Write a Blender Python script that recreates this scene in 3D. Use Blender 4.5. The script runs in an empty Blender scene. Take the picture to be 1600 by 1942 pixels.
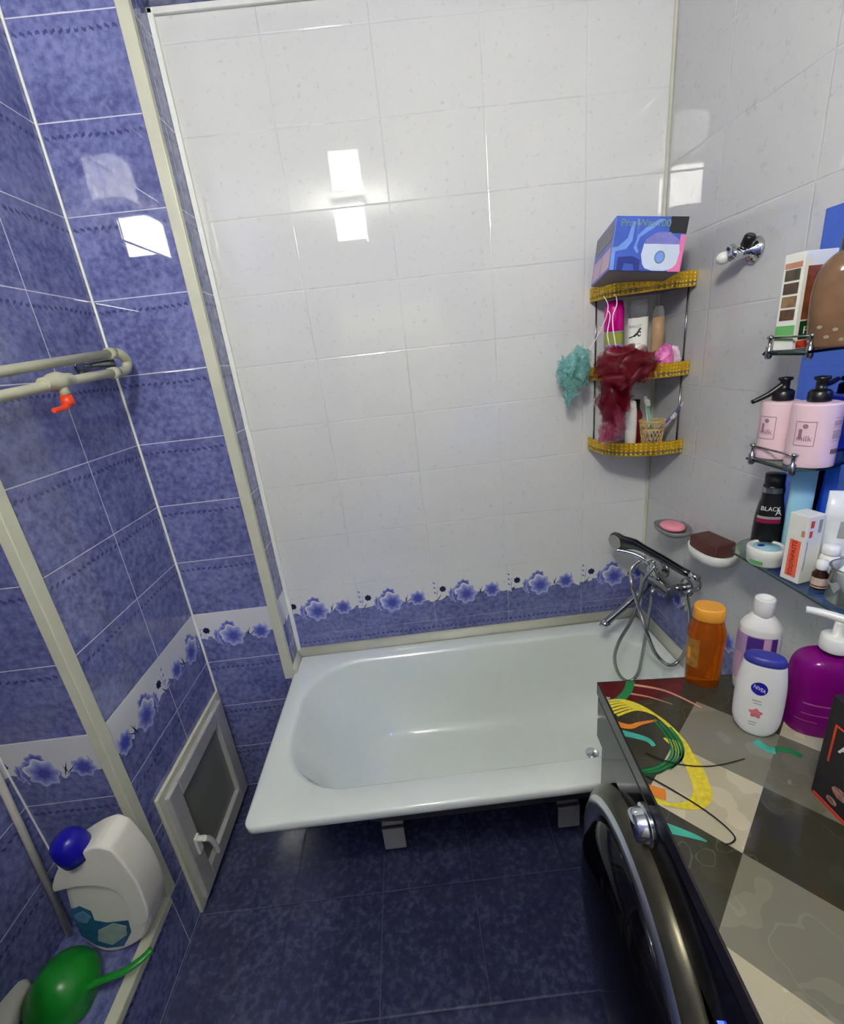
import bpy, bmesh, math, random
from mathutils import Vector, Matrix
PI = math.pi
random.seed(4)
sc = bpy.context.scene
C = sc.collection

# ---------------- camera, light, exposure ----------------
cam_d = bpy.data.cameras.new('camera'); cam = bpy.data.objects.new('camera', cam_d); C.objects.link(cam)
cam_d.sensor_fit = 'HORIZONTAL'; cam_d.sensor_width = 36.0; cam_d.lens = 19.142; cam_d.clip_start = 0.02
Rw = Matrix(((0.99313963, -0.11638925, 0.0112794), (-0.04884122, -0.3252381, 0.94437001), (-0.10624603, -0.93844218, -0.32869144)))
right = Vector((Rw[0][0], Rw[1][0], Rw[2][0])); down = Vector((Rw[0][1], Rw[1][1], Rw[2][1])); fwd = Vector((Rw[0][2], Rw[1][2], Rw[2][2]))
m3 = Matrix((right, -down, -fwd)).transposed()
cam.matrix_world = Matrix.Translation((0, 0, 1.72)) @ m3.to_4x4()
sc.camera = cam
sc.view_settings.view_transform = 'Standard'; sc.view_settings.look = 'None'
sc.view_settings.exposure = 1.32; sc.view_settings.gamma = 1.0; sc.view_settings.use_curve_mapping = False
LAMP = 54.0
sc.cycles.blur_glossy = 0.0
wd = bpy.data.worlds.new('world'); sc.world = wd; wd.use_nodes = True
wd.node_tree.nodes['Background'].inputs[0].default_value = (0.5, 0.55, 0.6, 1); wd.node_tree.nodes['Background'].inputs[1].default_value = 0.15

# ---------------- helpers ----------------
def lin(c): return tuple((x / 12.92 if x <= .04045 else ((x + .055) / 1.055) ** 2.4) for x in [v / 255 for v in c])
def mat(name, col, rough=.4, metal=0, var=.06, scale=30, trans=0, ior=1.45, emit=None, coat=0, alpha=1, bump=0, sss=0, srgb=True):
    m = bpy.data.materials.new(name); m.use_nodes = True; nt = m.node_tree; b = nt.nodes['Principled BSDF']
    c = lin(col) if srgb else col
    n = nt.nodes.new('ShaderNodeTexNoise'); n.inputs['Scale'].default_value = scale; n.inputs['Detail'].default_value = 3
    tc = nt.nodes.new('ShaderNodeTexCoord'); nt.links.new(tc.outputs['Object'], n.inputs['Vector'])
    r = nt.nodes.new('ShaderNodeValToRGB')
    r.color_ramp.elements[0].position = .3; r.color_ramp.elements[1].position = .7
    r.color_ramp.elements[0].color = (*[max(0, x * (1 - var)) for x in c], 1); r.color_ramp.elements[1].color = (*[min(1, x * (1 + var)) for x in c], 1)
    nt.links.new(n.outputs['Fac'], r.inputs['Fac']); nt.links.new(r.outputs['Color'], b.inputs['Base Color'])
    b.inputs['Roughness'].default_value = rough; b.inputs['Metallic'].default_value = metal; b.inputs['IOR'].default_value = ior
    b.inputs['Transmission Weight'].default_value = trans; b.inputs['Coat Weight'].default_value = coat; b.inputs['Alpha'].default_value = alpha
    if emit: b.inputs['Emission Color'].default_value = (*lin(emit[0]), 1); b.inputs['Emission Strength'].default_value = emit[1]
    if bump:
        bp = nt.nodes.new('ShaderNodeBump'); bp.inputs['Strength'].default_value = bump; bp.inputs['Distance'].default_value = .002
        nt.links.new(n.outputs['Fac'], bp.inputs['Height']); nt.links.new(bp.outputs['Normal'], b.inputs['Normal'])
    return m
def gauze(name, col, op=.5):
    m = bpy.data.materials.new(name); m.use_nodes = True; nt = m.node_tree; nt.nodes.clear(); N = nt.nodes.new; L = nt.links.new
    o = N('ShaderNodeOutputMaterial'); d = N('ShaderNodeBsdfDiffuse'); t = N('ShaderNodeBsdfTranslucent'); tr = N('ShaderNodeBsdfTransparent'); g = N('ShaderNodeBsdfGlossy')
    a = N('ShaderNodeMixShader'); b = N('ShaderNodeMixShader'); c = N('ShaderNodeMixShader'); n = N('ShaderNodeTexNoise'); n.inputs['Scale'].default_value = 25
    r = N('ShaderNodeMapRange'); r.inputs[1].default_value = .3; r.inputs[2].default_value = .7; r.inputs[3].default_value = op - .15; r.inputs[4].default_value = min(1, op + .15)
    d.inputs[0].default_value = (*lin(col), 1); t.inputs[0].default_value = (*lin(col), 1); g.inputs[0].default_value = (1, 1, 1, 1); g.inputs[1].default_value = .35; a.inputs[0].default_value = .5; c.inputs[0].default_value = .05
    L(d.outputs[0], a.inputs[1]); L(t.outputs[0], a.inputs[2]); L(a.outputs[0], c.inputs[1]); L(g.outputs[0], c.inputs[2]); L(n.outputs['Fac'], r.inputs[0]); L(r.outputs[0], b.inputs[0]); L(tr.outputs[0], b.inputs[1]); L(c.outputs[0], b.inputs[2]); L(b.outputs[0], o.inputs[0])
    return m

class NT:
    def __init__(s, m): m.use_nodes = True; s.t = m.node_tree; s.b = s.t.nodes['Principled BSDF']
    def m(s, op, *a):
        n = s.t.nodes.new('ShaderNodeMath'); n.operation = op
        for i, v in enumerate(a):
            if isinstance(v, (int, float)): n.inputs[i].default_value = v
            else: s.t.links.new(v, n.inputs[i])
        return n.outputs[0]
    def mix(s, f, a, b):
        n = s.t.nodes.new('ShaderNodeMix'); n.data_type = 'RGBA'
        for i, v in ((0, f), (6, a), (7, b)):
            if isinstance(v, tuple): n.inputs[i].default_value = (*v[:3], 1)
            elif isinstance(v, (int, float)): n.inputs[i].default_value = v
            else: s.t.links.new(v, n.inputs[i])
        return n.outputs[2]
    def noise(s, vec, scale, detail=3, rough=.5):
        n = s.t.nodes.new('ShaderNodeTexNoise'); n.inputs['Scale'].default_value = scale; n.inputs['Detail'].default_value = detail; n.inputs['Roughness'].default_value = rough
        s.t.links.new(vec, n.inputs['Vector']); return n.outputs['Fac']
TW, TH = .302, .211
def tile_mat(name, kind, ux, uy, z0, tiltrow=None, rough=.022, dim=1):
    mt = bpy.data.materials.new(name); n = NT(mt); t = n.t; L = t.links.new
    g = t.nodes.new('ShaderNodeNewGeometry'); sp = t.nodes.new('ShaderNodeSeparateXYZ'); L(g.outputs['Position'], sp.inputs[0])
    sn = t.nodes.new('ShaderNodeSeparateXYZ'); L(g.outputs['True Normal'], sn.inputs[0])
    X, Y, Z = sp.outputs; nx = n.m('GREATER_THAN', n.m('ABSOLUTE', sn.outputs[0]), .5); nz = n.m('GREATER_THAN', n.m('ABSOLUTE', sn.outputs[2]), .5)
    U = n.m('ADD', n.m('MULTIPLY', n.m('SUBTRACT', Y, uy), nx), n.m('MULTIPLY', n.m('SUBTRACT', X, ux), n.m('SUBTRACT', 1, nx)))
    u = n.m('DIVIDE', U, TW)
    vz = n.m('DIVIDE', n.m('SUBTRACT', Z, z0), TH)
    vh = n.m('DIVIDE', n.m('SUBTRACT', Y, uy), TW)
    v = n.m('ADD', n.m('MULTIPLY', vz, n.m('SUBTRACT', 1, nz)), n.m('MULTIPLY', n.m('ADD', vh, 10), nz))
    fu = n.m('FRACT', u); fv = n.m('FRACT', v); k = n.m('FLOOR', v); ku = n.m('FLOOR', u)
    du = n.m('MULTIPLY', n.m('MINIMUM', fu, n.m('SUBTRACT', 1, fu)), TW); dv = n.m('MULTIPLY', n.m('MINIMUM', fv, n.m('SUBTRACT', 1, fv)), TH)
    gd = n.m('MINIMUM', du, dv)
    grout = n.m('LESS_THAN', gd, .0014 if kind != 'light' else .0009)
    P = g.outputs['Position']
    cloud = n.noise(P, 9, 4, .6); spk = n.noise(P, 55, 3, .6); fine = n.noise(P, 120, 2)
    ramp = t.nodes.new('ShaderNodeValToRGB'); L(n.m('ADD', n.m('MULTIPLY', cloud, .35), n.m('MULTIPLY', spk, .65)), ramp.inputs[0])
    e = ramp.color_ramp.elements; e[0].position = .37 if kind != 'floor' else .22; e[0].color = (.078, .082, .23, 1); e[1].position = .64; e[1].color = (.20, .212, .43, 1)
    m_ = e.new(.5); m_.color = (.130, .148, .330, 1)
    blue = ramp.outputs[0]
    r2 = t.nodes.new('ShaderNodeValToRGB'); L(spk, r2.inputs[0]); q = r2.color_ramp.elements
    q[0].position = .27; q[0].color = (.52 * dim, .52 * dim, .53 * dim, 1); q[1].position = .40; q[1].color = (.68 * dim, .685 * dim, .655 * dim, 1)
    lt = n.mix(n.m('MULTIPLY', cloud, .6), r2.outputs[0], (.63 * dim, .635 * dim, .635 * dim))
    # dotted cord line near the top of each blue tile
    dl = n.m('LESS_THAN', n.m('ABSOLUTE', n.m('SUBTRACT', fv, n.m('ADD', .845, n.m('MULTIPLY', n.m('SINE', n.m('MULTIPLY', U, 300)), .012)))), .018)
    dash = n.m('GREATER_THAN', n.m('SINE', n.m('MULTIPLY', U, 330)), -.25)
    cord = n.m('MULTIPLY', n.m('MULTIPLY', dl, dash), .8)
    above = n.m('GREATER_THAN', fv, .86)
    blue2 = n.mix(n.m('MULTIPLY', above, .12), blue, (.13, .14, .33))
    blue2 = n.mix(cord, blue2, (.035, .04, .13))
    flow = n.mix(n.m('GREATER_THAN', n.m('ADD', fv, n.m('MULTIPLY', n.m('SUBTRACT', n.noise(P, 30, 2), .5), .35)), .48), blue, lt if kind == 'light' else (.60, .61, .64))
    isfl = n.m('COMPARE', k, -1, .1)
    if kind == 'light':
        base = n.mix(n.m('LESS_THAN', k, -1), lt, blue2)
    elif kind == 'blue':
        base = blue2
    else:
        base = n.mix(.0, blue, blue); isfl = 0.0
    col = n.mix(isfl, base, flow)
    gc = (.62, .62, .58) if kind == 'light' else ((.62, .64, .72) if kind == 'blue' else (.05, .055, .12))
    gro = n.m('MULTIPLY', grout, {'light': .45, 'blue': .85, 'floor': .12}[kind])
    if kind == 'light':
        gcol = n.mix(n.m('GREATER_THAN', n.noise(P, 6, 2), .5), (.60, .60, .55), (.33, .34, .40))
        col = n.mix(gro, col, gcol)
    else: col = n.mix(gro, col, gc)
    L(col, n.b.inputs['Base Color']); n.b.inputs['Roughness'].default_value = rough; n.b.inputs['IOR'].default_value = 1.62
    L(n.m('ADD', rough, n.m('MULTIPLY', grout, .3)), n.b.inputs['Roughness'])
    # every tile sits at its own tiny angle
    wn = t.nodes.new('ShaderNodeTexWhiteNoise'); wn.noise_dimensions = '3D'; cb = t.nodes.new('ShaderNodeCombineXYZ'); L(ku, cb.inputs[0]); L(k, cb.inputs[1]); L(n.m('MULTIPLY', nx, 7), cb.inputs[2]); L(cb.outputs[0], wn.inputs['Vector'])
    vm = t.nodes.new('ShaderNodeVectorMath'); vm.operation = 'SUBTRACT'; L(wn.outputs['Color'], vm.inputs[0]); vm.inputs[1].default_value = (.5, .5, .5)
    vs = t.nodes.new('ShaderNodeVectorMath'); vs.operation = 'SCALE'; L(vm.outputs[0], vs.inputs[0]); vs.inputs['Scale'].default_value = .006
    va = t.nodes.new('ShaderNodeVectorMath'); va.operation = 'ADD'; L(g.outputs['Normal'], va.inputs[0]); L(vs.outputs[0], va.inputs[1])
    last = va
    if tiltrow is not None:   # one tile leans out a little
        row = n.m('MULTIPLY', n.m('COMPARE', k, tiltrow[0], .1), n.m('COMPARE', ku, tiltrow[2], .1)); c2 = t.nodes.new('ShaderNodeCombineXYZ'); L(n.m('MULTIPLY', row, tiltrow[1]), c2.inputs[2]); L(n.m('MULTIPLY', row, tiltrow[3]), c2.inputs[0])
        v2 = t.nodes.new('ShaderNodeVectorMath'); v2.operation = 'ADD'; L(va.outputs[0], v2.inputs[0]); L(c2.outputs[0], v2.inputs[1]); last = v2
    vn = t.nodes.new('ShaderNodeVectorMath'); vn.operation = 'NORMALIZE'; L(last.outputs[0], vn.inputs[0])
    bp = t.nodes.new('ShaderNodeBump'); bp.inputs['Strength'].default_value = .6; bp.inputs['Distance'].default_value = .0012
    hh = n.m('MINIMUM', n.m('DIVIDE', gd, .003), 1.0); L(n.m('ADD', hh, n.m('MULTIPLY', n.noise(P, 5, 1), .12)), bp.inputs['Height'])
    L(vn.outputs[0], bp.inputs['Normal']); L(bp.outputs[0], n.b.inputs['Normal'])
    return mt
def marble(name, c, vein, seed, vs=9):
    mt = bpy.data.materials.new(name); n = NT(mt); t = n.t; L = t.links.new
    tc = t.nodes.new('ShaderNodeTexCoord'); mp = t.nodes.new('ShaderNodeMapping'); mp.inputs['Location'].default_value = (seed, seed * 2, 0); L(tc.outputs['Object'], mp.inputs[0]); P = mp.outputs[0]
    a = n.noise(P, vs * .7, 3, .5); v = n.m('LESS_THAN', n.m('ABSOLUTE', n.m('SUBTRACT', a, .5)), .0024)
    b = n.noise(P, vs * 1.6, 2, .5); cm = n.mix(n.m('GREATER_THAN', b, .55), tuple(x * .86 for x in lin(c)), lin(c))
    L(n.mix(n.m('MULTIPLY', v, .13), cm, lin(vein)), n.b.inputs['Base Color']); n.b.inputs['Roughness'].default_value = .06
    return mt

def M(verts=(), faces=()):
    return bmesh.new()
def box(bm, lo, hi, mi=0, mx=None):
    vs = [Vector((x, y, z)) for z in (lo[2], hi[2]) for y in (lo[1], hi[1]) for x in (lo[0], hi[0])]
    if mx is not None: vs = [mx @ v for v in vs]
    v = [bm.verts.new(p) for p in vs]
    for f in ((0, 2, 3, 1), (4, 5, 7, 6), (0, 1, 5, 4), (2, 6, 7, 3), (0, 4, 6, 2), (1, 3, 7, 5)):
        bm.faces.new([v[i] for i in f]).material_index = mi
    return bm
def poly(bm, pts, mi=0):
    f = bm.faces.new([bm.verts.new(p) for p in pts]); f.material_index = mi; return f
def prism(bm, pts, off, mi=0):
    """closed solid from a planar outline pushed along off"""
    off = Vector(off); a = [bm.verts.new(p) for p in pts]; b = [bm.verts.new(Vector(p) + off) for p in pts]; n = len(pts)
    for f in ([a, list(reversed(b))]): bm.faces.new(f).material_index = mi
    for i in range(n): bm.faces.new((a[i], b[i], b[(i + 1) % n], a[(i + 1) % n])).material_index = mi
    return bm
def loft(bm, rings, cap=True, mi=0, closed=True):
    R = [[bm.verts.new(p) for p in r] for r in rings]; n = len(R[0])
    for a, b in zip(R, R[1:]):
        for i in range(n if closed else n - 1):
            f = bm.faces.new((a[i], a[(i + 1) % n], b[(i + 1) % n], b[i])); f.material_index = mi; f.smooth = True
    if cap:
        bm.faces.new(list(reversed(R[0]))).material_index = mi; bm.faces.new(R[-1]).material_index = mi
    return bm
def sring(c, a, b, z, n=2, yaw=0, seg=36):
    out = []
    for i in range(seg):
        t = 2 * PI * i / seg; ct, st = math.cos(t), math.sin(t)
        x = a * math.copysign(abs(ct) ** (2 / n), ct); y = b * math.copysign(abs(st) ** (2 / n), st)
        out.append(Vector((c[0] + x * math.cos(yaw) - y * math.sin(yaw), c[1] + x * math.sin(yaw) + y * math.cos(yaw), z)))
    return out
def lathe(bm, prof, c=(0, 0, 0), seg=28, n=2, yaw=0, ratio=1, mi=0, mx=None, cap=True):
    """prof = (r, z) pairs"""
    rings = [sring(c, max(r, .0002), max(r, .0002) * ratio, c[2] + z, n, yaw, seg) for r, z in prof]
    if mx is not None: rings = [[mx @ p for p in r] for r in rings]
    return loft(bm, rings, cap, mi)
def tube(bm, pts, r, seg=10, closed=False, mi=0, smooth=1):
    P = [Vector(p) for p in pts]
    for _ in range(smooth):
        Q = []; N = len(P)
        for i in range(N if closed else N - 1):
            p0, p1, p2, p3 = P[(i - 1) % N if closed else max(i - 1, 0)], P[i], P[(i + 1) % N], P[(i + 2) % N if closed else min(i + 2, N - 1)]
            for k in range(4):
                t = k / 4; Q.append(.5 * ((2 * p1) + (p2 - p0) * t + (2 * p0 - 5 * p1 + 4 * p2 - p3) * t * t + (3 * p1 - p0 - 3 * p2 + p3) * t ** 3))
        if not closed: Q.append(P[-1])
        P = Q
    n = len(P); rings = []; up = None
    for i, p in enumerate(P):
        d = (P[(i + 1) % n] - P[i - 1]) if closed else (P[min(i + 1, n - 1)] - P[max(i - 1, 0)])
        d = d.normalized() if d.length > 1e-9 else Vector((0, 0, 1))
        if up is None: up = d.orthogonal().normalized()
        up = (up - d * up.dot(d)); up = up.normalized() if up.length > 1e-6 else d.orthogonal().normalized()
        s = d.cross(up); rr = r(i / (n - 1)) if callable(r) else r
        rings.append([p + rr * (math.cos(2 * PI * k / seg) * up + math.sin(2 * PI * k / seg) * s) for k in range(seg)])
    if closed: rings.append([v.copy() for v in rings[0]])
    return loft(bm, rings, not closed, mi)
def ball(bm, c, r, sx=1, sy=1, sz=1, mi=0, mx=None):
    prof = [(math.sin(PI * i / 12), -math.cos(PI * i / 12)) for i in range(13)]
    rings = []
    for q, z in prof:
        rings.append([Vector((c[0] + max(q, .01) * r * sx * math.cos(2 * PI * k / 20), c[1] + max(q, .01) * r * sy * math.sin(2 * PI * k / 20), c[2] + z * r * sz)) for k in range(20)])
    if mx is not None: rings = [[mx @ p for p in g] for g in rings]
    return loft(bm, rings, True, mi)
def strip(bm, pts, w, nrm=(0, 0, 1), mi=0):
    """flat band following pts, lying in the plane with the given normal"""
    P = [Vector(p) for p in pts]; nrm = Vector(nrm); prev = None; n = len(P)
    for i, p in enumerate(P):
        d = (P[min(i + 1, n - 1)] - P[max(i - 1, 0)]).normalized(); s = nrm.cross(d).normalized(); ww = w(i / (n - 1)) if callable(w) else w
        a, b = bm.verts.new(p + s * ww / 2), bm.verts.new(p - s * ww / 2)
        if prev: bm.faces.new((prev[0], prev[1], b, a)).material_index = mi
        prev = (a, b)
def spline(P, k=6):
    P = [Vector(p) for p in P]; Q = []; N = len(P)
    for i in range(N - 1):
        p0, p1, p2, p3 = P[max(i - 1, 0)], P[i], P[i + 1], P[min(i + 2, N - 1)]
        for j in range(k):
            t = j / k; Q.append(.5 * ((2 * p1) + (p2 - p0) * t + (2 * p0 - 5 * p1 + 4 * p2 - p3) * t * t + (3 * p1 - p0 - 3 * p2 + p3) * t ** 3))
    Q.append(P[-1]); return Q
def wloc(o):
    v = Vector((0, 0, 0))
    while o is not None: v = v + o.location; o = o.parent
    return v
def obj(name, bm, m, parent=None, bevel=0, smooth=False, recalc=True, label=None):
    if recalc: bmesh.ops.recalc_face_normals(bm, faces=bm.faces)
    if parent is not None:
        w = wloc(parent)
        bmesh.ops.translate(bm, verts=bm.verts, vec=-w)
    me = bpy.data.meshes.new(name); bm.to_mesh(me); bm.free()
    for x in (m if isinstance(m, (list, tuple)) else [m]): me.materials.append(x)
    if smooth: me.shade_smooth()
    o = bpy.data.objects.new(name, me); C.objects.link(o)
    if parent is not None: o.parent = parent
    if bevel:
        b = o.modifiers.new('bevel', 'BEVEL'); b.width = bevel; b.segments = 3; b.limit_method = 'ANGLE'; b.angle_limit = math.radians(50)
    if label: o['label'] = label
    return o
def thing(name, label, cat, loc, group=None):
    o = bpy.data.objects.new(name, None); C.objects.link(o); o.location = loc; o.empty_display_size = .05
    o['label'] = label; o['category'] = cat
    if group: o['group'] = group
    return o
def tag(o, label, cat, group=None):
    o['label'] = label; o['category'] = cat
    if group: o['group'] = group
    return o
def struct(name, bm, m, bevel=0, recalc=True):
    o = obj(name, bm, m, None, bevel, recalc=recalc); o['kind'] = 'structure'; return o
def text(s, size, org, xd, yd, m, parent, name='lettering', ext=.0004, warp=None, align='CENTER', shear=0):
    cu = bpy.data.curves.new('t', 'FONT'); cu.body = s; cu.size = size; cu.extrude = ext; cu.align_x = align; cu.align_y = 'CENTER'; cu.shear = shear
    to = bpy.data.objects.new('t', cu); C.objects.link(to)
    me = bpy.data.meshes.new_from_object(to.evaluated_get(bpy.context.evaluated_depsgraph_get())); bpy.data.objects.remove(to); bpy.data.curves.remove(cu)
    bm = bmesh.new(); bm.from_mesh(me); bpy.data.meshes.remove(me)
    xd = Vector(xd).normalized(); yd = Vector(yd).normalized(); zd = xd.cross(yd)
    for v in bm.verts:
        c = v.co.copy()
        v.co = warp(c) if warp else Vector(org) + xd * c.x + yd * c.y + zd * c.z
    return obj(name, bm, m, parent, recalc=False)
class Bottle:
    """upright container of superellipse section; prof = (z, a, b) from base upwards"""
    def __init__(s, c, prof, n=2, yaw=0, seg=40): s.c = Vector(c); s.prof = prof; s.n = n; s.yaw = yaw; s.seg = seg
    def ab(s, z):
        P = s.prof
        for p, q in zip(P, P[1:]):
            if p[0] <= z <= q[0] and q[0] > p[0]:
                t = (z - p[0]) / (q[0] - p[0]); return p[1] + (q[1] - p[1]) * t, p[2] + (q[2] - p[2]) * t
        return P[-1][1:] if z > P[-1][0] else P[0][1:]
    def surf(s, th, z, off=.0006):
        a, b = s.ab(z); a += off; b += off; n = s.n; ct, st = math.cos(th), math.sin(th)
        r = (abs(ct / a) ** n + abs(st / b) ** n) ** (-1 / n); x, y = r * ct, r * st
        return Vector((s.c.x + x * math.cos(s.yaw) - y * math.sin(s.yaw), s.c.y + x * math.sin(s.yaw) + y * math.cos(s.yaw), s.c.z + z))
    def body(s, bm, z0=None, z1=None, mi=0):
        P = [p for p in s.prof if (z0 is None or p[0] >= z0 - 1e-6) and (z1 is None or p[0] <= z1 + 1e-6)]
        return loft(bm, [sring(s.c, a, b, s.c.z + z, s.n, s.yaw, s.seg) for z, a, b in P], True, mi)
    def patch(s, bm, t0, t1, z0, z1, off=.0008, mi=0, nt=16, nz=6):
        g = [[bm.verts.new(s.surf(t0 + (t1 - t0) * i / nt, z0 + (z1 - z0) * j / nz, off)) for i in range(nt + 1)] for j in range(nz + 1)]
        for j in range(nz):
            for i in range(nt):
                f = bm.faces.new((g[j][i], g[j][i + 1], g[j + 1][i + 1], g[j + 1][i])); f.material_index = mi; f.smooth = True
        return bm
    def oval(s, bm, tc, zc, ra, rz, off=.001, mi=0, R=.03, wob=0, k=24):
        c = bm.verts.new(s.surf(tc, zc, off)); v = []
        for i in range(k):
            q = 2 * PI * i / k; w = 1 + wob * math.sin(5 * q); v.append(bm.verts.new(s.surf(tc + ra * w * math.cos(q) / R, zc + rz * w * math.sin(q), off)))
        for i in range(k): bm.faces.new((c, v[i], v[(i + 1) % k])).material_index = mi
    def text(s, st, size, tc, zc, m, parent, R, rot=0, off=.0012):
        cr, sr = math.cos(rot), math.sin(rot)
        return text(st, size, (0, 0, 0), (1, 0, 0), (0, 1, 0), m, parent, ext=.0001, warp=lambda c: s.surf(tc + (c.x * cr - c.y * sr) / R, zc + c.x * sr + c.y * cr, off + c.z))
def smoothprof(pts, k=5):
    Q = spline([(p[0], p[1], p[2] if len(p) > 2 else 0) for p in pts], k); return [tuple(q) for q in Q]
def cone(z, a, b): return (z, a, b)

# ---------------- materials ----------------
m_back = tile_mat('light_tile_back', 'light', .027, 1.04, .899)
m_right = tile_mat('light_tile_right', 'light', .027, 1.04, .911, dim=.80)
m_blue = tile_mat('blue_tile', 'blue', .04, .929, .911, (5, .0, -3, -.030))
m_rec = tile_mat('blue_tile_recess', 'blue', -.87, .929, .911)
m_trim = mat('trim_cream', (196, 197, 176), .35, var=.05, scale=12)
m_white = mat('white_caulk', (226, 228, 222), .45, var=.04)
m_enamel = mat('bath_enamel', (224, 230, 221), .12, var=.01, coat=.6)
m_under = mat('bath_underside', (48, 48, 54), .6)
m_bracket = mat('bracket_grey', (168, 168, 165), .4)
m_rubber = mat('rubber', (24, 24, 26), .7)
m_chrome = mat('chrome', (205, 208, 208), .08, 1, var=.02)
m_chromed = mat('chrome_worn', (150, 152, 150), .22, 1, var=.15)
m_hose = mat('steel_hose', (170, 172, 168), .25, .9, var=.1, scale=200)
m_black = mat('black_gloss', (8, 7, 10), .07, var=.2, ior=1.33)
m_machine = mat('machine_black', (16, 15, 17), .09, var=.1, ior=1.38)
m_rimk = mat('dark_chrome_rim', (86, 82, 66), .28, .7, var=.15)
m_bk = mat('black_plastic', (16, 16, 17), .3)
m_wp = mat('white_plastic', (222, 222, 214), .3, var=.02)
m_wp2 = mat('white_plastic_warm', (226, 224, 210), .35, var=.02)
m_grey = mat('grey_plastic', (150, 150, 145), .4)
m_glass = mat('shelf_glass', (190, 215, 200), .02, trans=1, ior=1.45, var=.01)
m_glassedge = mat('glass_edge', (48, 66, 60), .2)
m_clear = mat('clear_plastic', (225, 228, 225), .05, trans=.9, ior=1.25, var=.01)
m_mirror = mat('blue_mirror', (88, 122, 222), .03, 1, var=.02)
m_gold = mat('gold_band', (214, 164, 30), .25, .55, var=.25, scale=220)
m_goldgem = mat('gold_gem', (250, 206, 60), .15, .55, var=.3, scale=300)
m_shelfw = mat('shelf_board', (118, 112, 118), .4)
m_pipe = mat('pipe_plastic', (176, 176, 152), .4, var=.05)
m_red = mat('valve_red', (214, 62, 20), .35)
m_green = mat('green_plastic', (24, 128, 40), .28, var=.12, scale=14)
m_navy = mat('navy_cap', (18, 14, 150), .3)
m_amber = mat('amber_plastic', (204, 100, 14), .10, trans=.7, ior=1.3, var=.1)
m_ochre = mat('ochre_cap', (214, 146, 44), .35)
m_purple = mat('purple_gel', (132, 10, 120), .1, trans=.25, ior=1.3, var=.1, scale=10)
m_violet = mat('violet_print', (74, 44, 128), .35)
m_lilac = mat('lilac_print', (168, 140, 178), .35)
m_pinkb = mat('pink_bottle', (226, 196, 200), .3, var=.02)
m_print = mat('print_mauve', (150, 112, 124), .4)
m_teal = mat('teal_tube', (146, 196, 204), .35, var=.03)
m_magenta = mat('magenta_cap', (214, 0, 140), .25)
m_olive = mat('olive_print', (150, 160, 60), .4)
m_red2 = mat('red_print', (206, 62, 40), .4)
m_redd = mat('dark_red', (120, 16, 26), .35)
m_brown = mat('brown_print', (120, 64, 36), .45, var=.35, scale=60)
m_soapb = mat('brown_soap', (84, 46, 40), .5, var=.12, bump=.4)
m_soapp = mat('pink_soap', (240, 150, 166), .4, var=.05)
m_dish = mat('soap_dish_grey', (150, 152, 150), .2, trans=.3, ior=1.3)
m_sponge_r = gauze('red_gauze', (150, 8, 40), .42); m_sponge_t = gauze('teal_gauze', (160, 222, 216), .40); m_sponge_p = gauze('pink_gauze', (200, 90, 130), .35)
m_cord = mat('cord_white', (230, 222, 224), .6)
m_wick = mat('wicker', (200, 172, 116), .55, var=.2, scale=80)
m_boxb = mat('box_blue', (62, 92, 184), .3, var=.14, scale=14)
m_boxd = mat('box_navy', (40, 52, 130), .3, var=.1)
m_boxl = mat('box_lightblue', (112, 150, 222), .3)
m_boxg = mat('box_grey', (120, 116, 122), .5)
m_boxk = mat('box_black', (34, 32, 36), .35)
m_pinkp = mat('box_pink', (226, 120, 170), .35)
m_pinkl = mat('pale_pink', (196, 160, 186), .35)
m_paper = mat('paper_white', (222, 222, 210), .45, var=.03)
m_tan = mat('tan_tube', (186, 152, 112), .4, trans=.2, var=.1)
m_greenp = mat('green_print', (96, 170, 92), .4)
m_dgreen = mat('dark_green_print', (26, 62, 30), .4)
m_yel = mat('yellow_print', (214, 196, 40), .35, var=.15, scale=120)
m_orange = mat('orange_print', (206, 120, 30), .35, var=.1)
m_grn2 = mat('green_thread', (24, 116, 60), .35, var=.15, scale=100)
m_tealp = mat('teal_print', (60, 160, 136), .4, var=.2)
m_peach = mat('peach_print', (186, 130, 100), .4)
fl = [mat('flower_%d' % i, c, .06, var=.05) for i, c in enumerate([(158, 164, 208), (128, 136, 194), (100, 107, 178), (74, 78, 160), (44, 46, 112), (26, 28, 60), (216, 220, 232)])]
WALLS = lambda m: [m] + fl

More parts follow.
